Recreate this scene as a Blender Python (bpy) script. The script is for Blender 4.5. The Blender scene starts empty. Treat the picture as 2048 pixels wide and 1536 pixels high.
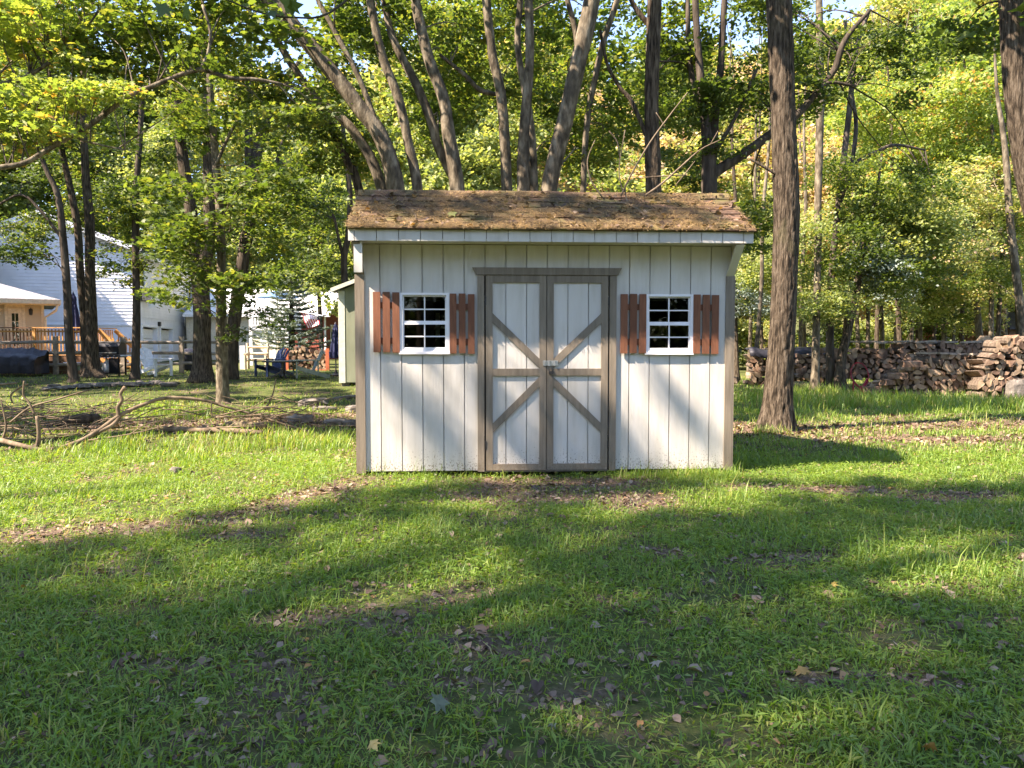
import bpy, math, random
import numpy as np
from mathutils import Vector, Matrix

random.seed(7)
rng = np.random.default_rng(7)
S = bpy.context.scene
COL = S.collection
R = math.radians

# ------------------------------------------------------------------ camera, light, exposure
F, EYE, PITCH = 1539.0, 1.30, R(3.01)          # focal length in photo pixels (2048 wide), eye height, downward tilt
cam = bpy.data.cameras.new('camera')
cam.sensor_width = 36.0
cam.lens = 36.0 * F / 2048.0
cam.clip_start, cam.clip_end = 0.05, 1200.0
camo = bpy.data.objects.new('camera', cam)
camo.location = (0, 0, EYE)
camo.rotation_euler = (math.pi / 2 - PITCH, 0, 0)
COL.objects.link(camo)
S.camera = camo

LX, LY = 0.83, 0.38                              # how far sunlight travels right / away per metre of fall
LDIR = Vector((LX, LY, -1.0)).normalized()
world = bpy.data.worlds.new('World')
S.world = world
world.use_nodes = True
wn, wl = world.node_tree.nodes, world.node_tree.links
sky = wn.new('ShaderNodeTexSky')
sky.sky_type = 'NISHITA'
sky.sun_disc = False
sky.sun_elevation = math.asin(-LDIR.z)
sky.sun_rotation = math.atan2(-LX, -LY)
sky.air_density, sky.dust_density, sky.ozone_density = 0.8, 0.1, 2.6
bg = wn.get('Background') or wn.new('ShaderNodeBackground')
bg.inputs['Strength'].default_value = 0.15
wl.new(sky.outputs[0], bg.inputs[0])
sl = bpy.data.lights.new('sun', 'SUN')
sl.energy = 5.0
sl.angle = R(0.53)
sl.color = (1.0, 0.94, 0.85)
so = bpy.data.objects.new('sun', sl)
so.rotation_euler = LDIR.to_track_quat('-Z', 'Y').to_euler()
so.location = (-20, -10, 30)
COL.objects.link(so)
S.view_settings.view_transform = 'Standard'
S.view_settings.look = 'None'
S.view_settings.gamma = 1.0
S.view_settings.use_curve_mapping = False
S.view_settings.exposure = 2.2
S.view_settings.use_white_balance = True
S.view_settings.white_balance_temperature = 7300
S.view_settings.white_balance_tint = 20
S.render.engine = 'CYCLES'
S.cycles.max_bounces = 8
S.cycles.diffuse_bounces = 4
S.cycles.transparent_max_bounces = 12
S.cycles.use_denoising = True

# ------------------------------------------------------------------ geometry of the view and of the ground
CP, SP = math.cos(PITCH), math.sin(PITCH)

def ray(px, py):
    cx, cz = (px - 1024) / F, (768 - py) / F
    return Vector((cx, CP + cz * SP, -SP + cz * CP))

def P(px, py, d):
    """world point seen at photo pixel (px, py), d metres away along +Y"""
    r = ray(px, py)
    return Vector((0, 0, EYE)) + r * (d / r.y)

def sstep(a, b, x):
    t = np.clip((x - a) / (b - a), 0, 1)
    return t * t * (3 - 2 * t)

_G = {}
def vnoise(x, y, scale, seed):
    """smooth value noise, 0..1"""
    if seed not in _G:
        _G[seed] = np.random.default_rng(1000 + seed).random((64, 64))
    g = _G[seed]
    u, v = np.asarray(x) / scale, np.asarray(y) / scale
    i, j = np.floor(u).astype(int), np.floor(v).astype(int)
    fu, fv = u - i, v - j
    fu, fv = fu * fu * (3 - 2 * fu), fv * fv * (3 - 2 * fv)
    a, b = g[i % 64, j % 64], g[(i + 1) % 64, j % 64]
    c, d = g[i % 64, (j + 1) % 64], g[(i + 1) % 64, (j + 1) % 64]
    return (a * (1 - fu) + b * fu) * (1 - fv) + (c * (1 - fu) + d * fu) * fv

def gz(x, y):
    x, y = np.asarray(x, float), np.asarray(y, float)
    z = 0.25 * sstep(15, 27, y) * (1 - sstep(-4, 2, x))
    z = z + 0.05 * (vnoise(x, y, 1.7, 1) - 0.5) * sstep(-1.5, 0.0, np.abs(y - 8.8) - 1.9)
    z = z + 0.16 * (vnoise(x, y, 3.0, 2)) * sstep(9.2, 10.5, y) * (1 - sstep(12.5, 15, y)) * (1 - sstep(-3.5, -2.0, x))
    return z + 12.0 * sstep(70, 140, y)

def G(px, py):
    """where the line of sight through a pixel meets the ground"""
    r = ray(px, py)
    t = EYE / -r.z if r.z < 0 else 60
    for _ in range(12):
        p = Vector((0, 0, EYE)) + r * t
        z = float(gz(p.x, p.y))
        t = (EYE - z) / -r.z
    p = Vector((0, 0, EYE)) + r * t
    return Vector((p.x, p.y, float(gz(p.x, p.y))))

def ppm(d):
    return F / d

def project(p):
    q = Vector(p) - Vector((0, 0, EYE))
    f = q.y * CP - q.z * SP
    u = q.y * SP + q.z * CP
    if f <= 0.05:
        return None
    return 1024 + F * q.x / f, 768 - F * u / f

# ------------------------------------------------------------------ mesh helpers
def tag(o, label=None, cat=None, group=None, kind=None):
    if label: o['label'] = label
    if cat: o['category'] = cat
    if group: o['group'] = group
    if kind: o['kind'] = kind
    return o

def empty(name, loc, rz=0.0, label=None, cat=None, group=None, rx=0.0, ry=0.0):
    o = bpy.data.objects.new(name, None)
    o.empty_display_size = 0.1
    o.location = loc
    o.rotation_euler = (rx, ry, rz)
    COL.objects.link(o)
    return tag(o, label, cat, group)

class MB:
    def __init__(self):
        self.v, self.f, self.m = [], [], []
    def add(self, vs, fs, mi=0):
        n = len(self.v)
        self.v += [tuple(p) for p in vs]
        self.f += [tuple(i + n for i in f) for f in fs]
        self.m += [mi] * len(fs)
        return self
    def box(self, x0, x1, y0, y1, z0, z1, mi=0):
        if x1 < x0: x0, x1 = x1, x0
        if y1 < y0: y0, y1 = y1, y0
        if z1 < z0: z0, z1 = z1, z0
        vs = [(x0, y0, z0), (x1, y0, z0), (x1, y1, z0), (x0, y1, z0), (x0, y0, z1), (x1, y0, z1), (x1, y1, z1), (x0, y1, z1)]
        return self.add(vs, [(0, 3, 2, 1), (4, 5, 6, 7), (0, 1, 5, 4), (1, 2, 6, 5), (2, 3, 7, 6), (3, 0, 4, 7)], mi)
    def bar(self, a, b, w, h, up=(0, 0, 1), mi=0):
        """box of width w and thickness h (along up) from a to b"""
        a, b = Vector(a), Vector(b)
        d = (b - a).normalized()
        s = d.cross(Vector(up))
        if s.length < 1e-4: s = d.cross(Vector((1, 0, 0)))
        s.normalize()
        u = s.cross(d).normalized()
        s, u = s * w / 2, u * h / 2
        vs = [a - s - u, a + s - u, a + s + u, a - s + u, b - s - u, b + s - u, b + s + u, b - s + u]
        return self.add(vs, [(0, 3, 2, 1), (4, 5, 6, 7), (0, 1, 5, 4), (1, 2, 6, 5), (2, 3, 7, 6), (3, 0, 4, 7)][::1], mi)
    def prism(self, poly, axis, a0, a1, mi=0):
        """polygon (2D) pushed along an axis: 'x' takes (y,z), 'y' takes (x,z), 'z' takes (x,y)"""
        n = len(poly)
        def p3(q, a):
            return (a, q[0], q[1]) if axis == 'x' else (q[0], a, q[1]) if axis == 'y' else (q[0], q[1], a)
        vs = [p3(q, a0) for q in poly] + [p3(q, a1) for q in poly]
        fs = [tuple(range(n - 1, -1, -1)), tuple(range(n, 2 * n))] + [(i, (i + 1) % n, n + (i + 1) % n, n + i) for i in range(n)]
        return self.add(vs, fs, mi)
    def tube(self, pts, rads, seg=8, rough=0.0, cap=True, mi=0, flare=None):
        pts = [Vector(p) for p in pts]
        n = len(pts)
        base = len(self.v)
        t0 = (pts[1] - pts[0]).normalized()
        ref = Vector((1, 0, 0)) if abs(t0.x) < 0.9 else Vector((0, 1, 0))
        s = t0.cross(ref).normalized()
        vs, fs = [], []
        for i, p in enumerate(pts):
            t = (pts[min(i + 1, n - 1)] - pts[max(i - 1, 0)]).normalized()
            s = (s - t * s.dot(t)).normalized()
            u = t.cross(s)
            for k in range(seg):
                a = 2 * math.pi * k / seg
                r = rads[i] * (1 + (rough * (random.random() - .5) if rough else 0))
                if flare and i < len(flare):
                    r *= 1 + flare[i] * (0.55 + 0.45 * math.sin(a * 3 + 1.3) + 0.3 * math.sin(a * 5))
                vs.append(p + (s * math.cos(a) + u * math.sin(a)) * r)
        for i in range(n - 1):
            for k in range(seg):
                k2 = (k + 1) % seg
                fs.append((i * seg + k, i * seg + k2, (i + 1) * seg + k2, (i + 1) * seg + k))
        if cap:
            fs.append(tuple(range(seg - 1, -1, -1)))
            fs.append(tuple((n - 1) * seg + k for k in range(seg)))
        return self.add(vs, fs, mi)
    def lathe(self, prof, seg=16, mi=0, c=(0, 0)):
        """profile of (radius, z)"""
        return self.tube([(c[0], c[1], z) for r, z in prof], [max(r, 1e-4) for r, z in prof], seg, mi=mi) if False else self._lathe(prof, seg, mi, c)
    def _lathe(self, prof, seg, mi, c):
        vs, fs = [], []
        for r, z in prof:
            for k in range(seg):
                a = 2 * math.pi * k / seg
                vs.append((c[0] + r * math.cos(a), c[1] + r * math.sin(a), z))
        for i in range(len(prof) - 1):
            for k in range(seg):
                k2 = (k + 1) % seg
                fs.append((i * seg + k, i * seg + k2, (i + 1) * seg + k2, (i + 1) * seg + k))
        fs.append(tuple(range(seg - 1, -1, -1)))
        fs.append(tuple((len(prof) - 1) * seg + k for k in range(seg)))
        return self.add(vs, fs, mi)
    def mesh(self, name, mats, smooth=False):
        me = bpy.data.meshes.new(name)
        me.from_pydata(self.v, [], self.f)
        mats = mats if isinstance(mats, (list, tuple)) else [mats]
        for m in mats: me.materials.append(m)
        if any(self.m): me.polygons.foreach_set('material_index', self.m)
        if smooth: me.polygons.foreach_set('use_smooth', [True] * len(me.polygons))
        me.update()
        return me
    def build(self, name, mats, parent=None, smooth=False, kind=None):
        o = bpy.data.objects.new(name, self.mesh(name, mats, smooth))
        COL.objects.link(o)
        if parent is not None: o.parent = parent
        if kind: o['kind'] = kind
        return o

def link(name, me, parent=None, loc=(0, 0, 0), rot=(0, 0, 0), sc=(1, 1, 1), mat=None):
    o = bpy.data.objects.new(name, me)
    o.location, o.rotation_euler, o.scale = loc, rot, sc
    COL.objects.link(o)
    if parent is not None: o.parent = parent
    if mat is not None:
        o.material_slots[0].link = 'OBJECT'
        o.material_slots[0].material = mat
    return o

def tri_mesh(name, V, T, mat, val=None, smooth=False):
    """fast mesh of triangles from numpy arrays; val = one number per triangle, kept as face attribute v"""
    me = bpy.data.meshes.new(name)
    V = np.ascontiguousarray(V, np.float32); T = np.ascontiguousarray(T, np.int32)
    me.vertices.add(len(V)); me.vertices.foreach_set('co', V.ravel())
    me.loops.add(T.size); me.loops.foreach_set('vertex_index', T.ravel())
    me.polygons.add(len(T))
    me.polygons.foreach_set('loop_start', np.arange(0, T.size, 3, dtype=np.int32))
    me.polygons.foreach_set('loop_total', np.full(len(T), 3, np.int32))
    if smooth: me.polygons.foreach_set('use_smooth', np.ones(len(T), bool))
    if val is not None:
        a = me.attributes.new('v', 'FLOAT', 'FACE')
        a.data.foreach_set('value', np.ascontiguousarray(val, np.float32))
    me.materials.append(mat)
    me.update(calc_edges=True)
    return me

MAPLE = np.array([(0, -.12, -.02), (0, -.5, .03), (.16, -.30, .03), (.5, -.26, -.04), (.30, -.04, .02), (.50, .22, -.05), (.2, .16, .02),
                  (0, .55, -.04), (-.2, .16, .02), (-.50, .22, -.05), (-.30, -.04, .02), (-.5, -.26, -.04), (-.16, -.30, .03)])
MAPLE_T = np.array([(0, i, i + 1) for i in range(1, 12)] + [(0, 12, 1)])
HEX = np.array([(0, -.5, 0), (.28, -.2, .06), (.36, .12, .06), (0, .5, -.04), (-.36, .12, .06), (-.28, -.2, .06)])
HEX_T = np.array([(0, 1, 2), (0, 2, 3), (0, 3, 4), (0, 4, 5)])
RHO = np.array([(0, -.5, 0), (.36, 0.05, .09), (0, .5, 0), (-.36, 0.05, .09)])
RHO_T = np.array([(0, 1, 2), (0, 2, 3)])

def scatter(C, size, shape, tris, tilt=0.6, r=rng, yaw=None, curl=None):
    """shape copied to every centre with random heading and lean; returns verts, triangles, per-triangle random"""
    n, k = len(C), len(shape)
    yaw = r.uniform(0, 2 * np.pi, n) if yaw is None else yaw
    tx, ty = r.normal(0, tilt, n), r.normal(0, tilt, n)
    sh = np.broadcast_to(shape, (n, k, 3)).copy()
    if curl is not None: sh[:, :, 2] *= curl[:, None]
    sh = sh * np.asarray(size).reshape(-1, 1, 1)
    x, y, z = sh[..., 0], sh[..., 1], sh[..., 2]
    c, s = np.cos(tx)[:, None], np.sin(tx)[:, None]
    y, z = y * c - z * s, y * s + z * c
    c, s = np.cos(ty)[:, None], np.sin(ty)[:, None]
    x, z = x * c + z * s, -x * s + z * c
    c, s = np.cos(yaw)[:, None], np.sin(yaw)[:, None]
    x, y = x * c - y * s, x * s + y * c
    V = np.stack([x, y, z], -1) + C[:, None, :]
    T = tris[None] + (np.arange(n) * k)[:, None, None]
    return V.reshape(-1, 3), T.reshape(-1, 3), np.repeat(r.random(n), len(tris))

def smooth_path(pts, n=6):
    """Catmull-Rom through points (Vectors of any length)"""
    P_ = [np.array(p, float) for p in pts]
    P_ = [2 * P_[0] - P_[1]] + P_ + [2 * P_[-1] - P_[-2]]
    out = []
    for i in range(1, len(P_) - 2):
        a, b, c, d = P_[i - 1:i + 3]
        for k in range(n):
            t = k / n
            out.append(.5 * (2 * b + (c - a) * t + (2 * a - 5 * b + 4 * c - d) * t * t + (3 * b - a - 3 * c + d) * t ** 3))
    out.append(P_[-2])
    return np.array(out)

# ------------------------------------------------------------------ materials
def nt(name):
    m = bpy.data.materials.new(name)
    m.use_nodes = True
    t = m.node_tree
    b = t.nodes.get('Principled BSDF')
    return m, t, b

def ramp(t, stops):
    n = t.nodes.new('ShaderNodeValToRGB')
    e = n.color_ramp.elements
    while len(e) < len(stops): e.new(0.5)
    for el, (p, c) in zip(e, stops):
        el.position = p
        el.color = (*c, 1)
    return n

def tex(t, scale, detail=4, stretch=(1, 1, 1), coord='Object', rough=.55, dist=0.0):
    tc = t.nodes.new('ShaderNodeTexCoord')
    mp = t.nodes.new('ShaderNodeMapping')
    mp.inputs['Scale'].default_value = stretch
    n = t.nodes.new('ShaderNodeTexNoise')
    n.inputs['Scale'].default_value = scale
    n.inputs['Detail'].default_value = detail
    n.inputs['Roughness'].default_value = rough
    n.inputs['Distortion'].default_value = dist
    if coord == 'World':
        g = t.nodes.new('ShaderNodeNewGeometry')
        t.links.new(g.outputs['Position'], mp.inputs[0])
    else:
        t.links.new(tc.outputs[coord], mp.inputs[0])
    t.links.new(mp.outputs[0], n.inputs['Vector'])
    return n.outputs['Fac']

def mat(name, stops, scale=6, stretch=(1, 1, 1), rough=.8, bump=.2, bscale=None, bdist=.01, metal=0.0, coord='Object', detail=5, second=None, bstretch=None, spec=.3):
    m, t, b = nt(name)
    f = tex(t, scale, detail, stretch, coord)
    rp = ramp(t, stops)
    t.links.new(f, rp.inputs[0])
    col = rp.outputs[0]
    if second:                                    # (scale, stretch, threshold lo, hi, colour): a second layer of stain, moss, wear or painted dapple
        f2 = tex(t, second[0], 4, second[1], coord)
        r2 = ramp(t, [(second[2], (0, 0, 0)), (second[3], (1, 1, 1))])
        t.links.new(f2, r2.inputs[0])
        mx = t.nodes.new('ShaderNodeMix'); mx.data_type = 'RGBA'
        t.links.new(r2.outputs[0], mx.inputs[0])
        t.links.new(col, mx.inputs[6])
        mx.inputs[7].default_value = (*second[4], 1)
        col = mx.outputs[2]
    t.links.new(col, b.inputs['Base Color'])
    b.inputs['Roughness'].default_value = rough
    b.inputs['Metallic'].default_value = metal
    b.inputs['Specular IOR Level'].default_value = spec
    if bump:
        fb = tex(t, bscale or scale * 2, 6, bstretch or stretch, coord, .6)
        bp = t.nodes.new('ShaderNodeBump')
        bp.inputs['Strength'].default_value = bump
        bp.inputs['Distance'].default_value = bdist
        t.links.new(fb, bp.inputs['Height'])
        t.links.new(bp.outputs[0], b.inputs['Normal'])
    return m

def add_objvar(m, amt):
    """pieces differ a little from one another, as painted or weathered pieces do"""
    t = m.node_tree; b = t.nodes['Principled BSDF']
    src = b.inputs['Base Color'].links[0].from_socket
    oi = t.nodes.new('ShaderNodeObjectInfo')
    mr = t.nodes.new('ShaderNodeMapRange'); t.links.new(oi.outputs['Random'], mr.inputs[0])
    mr.inputs[3].default_value = 1 - amt; mr.inputs[4].default_value = 1 + amt
    mx = t.nodes.new('ShaderNodeMix'); mx.data_type = 'RGBA'; mx.blend_type = 'MULTIPLY'; mx.inputs[0].default_value = 1
    cb = t.nodes.new('ShaderNodeCombineColor')
    for k in range(3): t.links.new(mr.outputs[0], cb.inputs[k])
    t.links.new(src, mx.inputs[6]); t.links.new(cb.outputs[0], mx.inputs[7]); t.links.new(mx.outputs[2], b.inputs['Base Color'])

def leaf_mat(name, stops, trans=.4, objvar=.25, tint=(1, 1, 1), rough=.55):
    """per-leaf colour from attribute v; light passes through"""
    m, t, b = nt(name)
    at = t.nodes.new('ShaderNodeAttribute'); at.attribute_name = 'v'
    rp = ramp(t, stops)
    oi = t.nodes.new('ShaderNodeObjectInfo')
    ma = t.nodes.new('ShaderNodeMath'); ma.operation = 'MULTIPLY_ADD'
    t.links.new(oi.outputs['Random'], ma.inputs[0]); ma.inputs[1].default_value = objvar; ma.inputs[2].default_value = -objvar / 2
    ad = t.nodes.new('ShaderNodeMath'); ad.operation = 'ADD'; ad.use_clamp = True
    t.links.new(at.outputs['Fac'], ad.inputs[0]); t.links.new(ma.outputs[0], ad.inputs[1])
    t.links.new(ad.outputs[0], rp.inputs[0])
    t.links.new(rp.outputs[0], b.inputs['Base Color'])
    b.inputs['Roughness'].default_value = rough
    b.inputs['Specular IOR Level'].default_value = .45
    tr = t.nodes.new('ShaderNodeBsdfTranslucent')
    hs = t.nodes.new('ShaderNodeMix'); hs.data_type = 'RGBA'; hs.blend_type = 'MULTIPLY'; hs.inputs[0].default_value = 1
    t.links.new(rp.outputs[0], hs.inputs[6]); hs.inputs[7].default_value = (1.6, 1.6, .65, 1)
    t.links.new(hs.outputs[2], tr.inputs[0])
    mx = t.nodes.new('ShaderNodeMixShader'); mx.inputs[0].default_value = trans
    t.links.new(b.outputs[0], mx.inputs[1]); t.links.new(tr.outputs[0], mx.inputs[2])
    t.links.new(mx.outputs[0], t.nodes['Material Output'].inputs['Surface'])
    return m

def glass_mat(name, tint=(1, 1, 1), amount=.12):
    m, t, b = nt(name)
    tr = t.nodes.new('ShaderNodeBsdfTransparent'); tr.inputs[0].default_value = (*tint, 1)
    gl = t.nodes.new('ShaderNodeBsdfGlossy'); gl.inputs['Roughness'].default_value = .02
    lw = t.nodes.new('ShaderNodeFresnel'); lw.inputs[0].default_value = 1.45
    ad = t.nodes.new('ShaderNodeMath'); ad.operation = 'ADD'; ad.inputs[1].default_value = amount; ad.use_clamp = True
    t.links.new(lw.outputs[0], ad.inputs[0])
    mx = t.nodes.new('ShaderNodeMixShader')
    t.links.new(ad.outputs[0], mx.inputs[0]); t.links.new(tr.outputs[0], mx.inputs[1]); t.links.new(gl.outputs[0], mx.inputs[2])
    t.links.new(mx.outputs[0], t.nodes['Material Output'].inputs['Surface'])
    return m

def plain(name, c, rough=.6, metal=0.0, var=.15, bump=.1, scale=12):
    lo = tuple(max(0, x * (1 - var)) for x in c); hi = tuple(min(1, x * (1 + var)) for x in c)
    return mat(name, [(.3, lo), (.7, hi)], scale, rough=rough, metal=metal, bump=bump)

WHITE_SIDING = mat('white_painted_siding', [(.25, (.455, .43, .355)), (.5, (.55, .525, .455)), (.8, (.59, .57, .51))], 3.2, (3, 3, .5), .62, .55, 26, .004,
                   second=(5, (2, 2, .6), .62, .82, (.50, .47, .38)), bstretch=(1.6, 1.6, .12))
WHITE_TRIM = mat('white_window_paint', [(.3, (.72, .71, .69)), (.7, (.82, .81, .79))], 5, rough=.45, bump=.05)
SOFFIT = mat('cream_soffit', [(.3, (.50, .48, .39)), (.7, (.58, .56, .48))], 4, (1, 1, 1), .7, .2, 30, .003)
TAUPE = mat('taupe_trim_paint', [(.3, (.155, .127, .088)), (.6, (.215, .177, .127)), (.85, (.25, .208, .155))], 7, (4, 4, .4), .65, .45, 24, .004, bstretch=(2, 2, .25))
RUST = mat('red_brown_shutter_stain', [(.3, (.135, .052, .026)), (.7, (.215, .086, .042))], 9, (5, 5, .5), .7, .4, 30, .003, bstretch=(2, 2, .25))
def add_mud(m, col=(.16, .12, .075)):
    """mud splashed up from the soil: specks that thin out above 0.3 m (heights in the shed's own space)"""
    t = m.node_tree
    b = t.nodes['Principled BSDF']
    src = b.inputs['Base Color'].links[0].from_socket
    n = tex(t, 70, 3, (1, 1, .8), rough=.6)
    tc = t.nodes.new('ShaderNodeTexCoord'); sx = t.nodes.new('ShaderNodeSeparateXYZ'); t.links.new(tc.outputs['Object'], sx.inputs[0])
    mr = t.nodes.new('ShaderNodeMapRange'); t.links.new(sx.outputs['Z'], mr.inputs[0])
    mr.inputs[1].default_value = .05; mr.inputs[2].default_value = .38; mr.inputs[3].default_value = .13; mr.inputs[4].default_value = -.12
    ad = t.nodes.new('ShaderNodeMath'); t.links.new(n, ad.inputs[0]); t.links.new(mr.outputs[0], ad.inputs[1])
    rp = ramp(t, [(.62, (0, 0, 0)), (.70, (.8, .8, .8))]); t.links.new(ad.outputs[0], rp.inputs[0])
    mx = t.nodes.new('ShaderNodeMix'); mx.data_type = 'RGBA'
    t.links.new(rp.outputs[0], mx.inputs[0]); t.links.new(src, mx.inputs[6]); mx.inputs[7].default_value = (*col, 1)
    t.links.new(mx.outputs[2], b.inputs['Base Color'])
add_mud(WHITE_SIDING)
add_mud(TAUPE)
DARK = plain('unlit_interior_dark', (.05, .047, .042), .9)  # near-black colour carries the gloom of unlit interiors
SHINGLE = mat('brown_asphalt_shingle', [(.3, (.05, .03, .02)), (.5, (.10, .06, .036)), (.75, (.17, .10, .058))], 24, (1, 1, 1), .95, .9, 160, .006, coord='World',
              second=(3.4, (1, 1, 1), .46, .62, (.115, .10, .034)))
for _m, _a in ((WHITE_SIDING, .05), (TAUPE, .08), (RUST, .16), (SHINGLE, .25)): add_objvar(_m, _a)
GLASS = glass_mat('window_glass', (.75, .78, .76), -.012)
STEEL = plain('galvanised_steel', (.55, .55, .53), .4, .8)
BLACK = plain('black_plastic', (.018, .018, .02), .45)
LOCK = plain('dark_padlock_metal', (.06, .055, .05), .5, .6)

def bark_mat(name, stops, sc=9, bump=1.0, moss=None, zs=.16, bd=.03):  # moss slot also carries the leaf dapple painted on grey maples
    return mat(name, stops, sc, (1, 1, zs), .92, bump, sc * 1.5, bd, coord='World', detail=8, second=moss, spec=.1)
BARK_GREY = bark_mat('grey_maple_bark', [(.33, (0.039, 0.032, 0.022)), (.5, (0.116, 0.095, 0.064)), (.7, (0.241, 0.207, 0.146))], 13, .7, (3.5, (1, 1, .6), .54, .68, (.06, .05, .036)), .35)  # dark blotches are leaf dapple painted into the bark colour
BARK_BROWN = bark_mat('furrowed_brown_bark', [(.36, (0.022, 0.017, 0.012)), (.5, (0.072, 0.055, 0.037)), (.68, (0.144, 0.116, 0.083))], 34, 1.0, (2, (1, 1, .5), .6, .78, (.085, .08, .04)), .13, .04)
BARK_DARK = bark_mat('dark_bark', [(.32, (.03, .024, .018)), (.55, (.075, .06, .045)), (.75, (.14, .115, .088))], 12, .9, (2, (1, 1, .5), .6, .8, (.05, .05, .026)), .2)
TWIG = bark_mat('grey_dead_wood', [(.3, (.085, .062, .04)), (.7, (.235, .18, .12))], 10, .4)

LEAF_GREEN = leaf_mat('green_maple_leaves', [(0, (.05, .085, .018)), (.5, (.085, .13, .028)), (.85, (.13, .17, .038)), (1, (.20, .20, .045))], .48)
LEAF_DARK = leaf_mat('dark_green_leaves', [(0, (.042, .072, .017)), (.6, (.07, .11, .025)), (1, (.11, .145, .035))], .42)
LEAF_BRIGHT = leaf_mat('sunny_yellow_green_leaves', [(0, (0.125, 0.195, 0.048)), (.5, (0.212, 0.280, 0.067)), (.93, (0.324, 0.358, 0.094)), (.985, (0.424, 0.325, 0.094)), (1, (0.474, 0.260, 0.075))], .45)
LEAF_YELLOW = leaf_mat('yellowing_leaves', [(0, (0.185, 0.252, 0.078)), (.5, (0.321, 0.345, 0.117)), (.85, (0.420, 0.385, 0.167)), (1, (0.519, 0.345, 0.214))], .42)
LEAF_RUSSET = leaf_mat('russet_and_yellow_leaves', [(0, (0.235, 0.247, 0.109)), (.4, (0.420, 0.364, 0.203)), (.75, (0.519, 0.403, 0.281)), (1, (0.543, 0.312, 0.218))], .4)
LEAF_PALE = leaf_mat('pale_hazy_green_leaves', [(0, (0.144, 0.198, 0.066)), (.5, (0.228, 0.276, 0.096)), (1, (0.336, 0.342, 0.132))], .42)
LEAF_BLUE = leaf_mat('blue_green_needles', [(0, (.09, .13, .10)), (.6, (.17, .22, .19)), (1, (.26, .30, .27))], .15)
# ------------------------------------------------------------------ the ground
def seg_dist(x, y, a, b):
    ax, ay, bx, by = a[0], a[1], b[0], b[1]
    dx, dy = bx - ax, by - ay
    t = np.clip(((x - ax) * dx + (y - ay) * dy) / (dx * dx + dy * dy), 0, 1)
    return np.hypot(x - ax - t * dx, y - ay - t * dy)

_bare_lines = [((60, 1075), (420, 1045), .30), ((420, 1045), (560, 1010), .28), ((560, 1010), (712, 962), .30), ((950, 992), (1300, 1002), .46), ((990, 970), (1240, 970), .40),
               ((1440, 862), (2300, 848), .75), ((1650, 880), (2300, 885), .35), ((-300, 862), (640, 845), .95), ((420, 850), (716, 830), .8),
               ((1820, 1360), (1900, 1380), .09), ((1590, 1365), (1720, 1350), .08), ((1080, 1400), (1180, 1385), .10), ((940, 1280), (1000, 1300), .13), ((1480, 1130), (1650, 1110), .10),
               ((440, 1075), (500, 1070), .13), ((560, 1240), (680, 1235), .16), ((900, 1200), (970, 1180), .14), ((1300, 1100), (1340, 1110), .12), ((880, 1370), (1000, 1385), .07),
               ((240, 1330), (420, 1340), .06), ((1480, 975), (1750, 985), .22), ((1840, 1000), (2000, 990), .25)]
BARE_SEGS = [(tuple(G(*a)[:2]), tuple(G(*b)[:2]), w) for a, b, w in _bare_lines]

def bare(x, y):
    x, y = np.asarray(x, float), np.asarray(y, float)
    b = np.zeros_like(x)
    wob = .35 + .6 * vnoise(x, y, .45, 5) + .6 * vnoise(x, y, .13, 8)
    for a, c, w in BARE_SEGS:
        b = np.maximum(b, .92 - .92 * sstep(.35, 1.45, seg_dist(x, y, a, c) / (w * wob)))
    n = vnoise(x, y, .8, 6) * .6 + vnoise(x, y, .27, 7) * .4
    return np.maximum(b, .6 * sstep(.62, .82, n))

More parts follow.
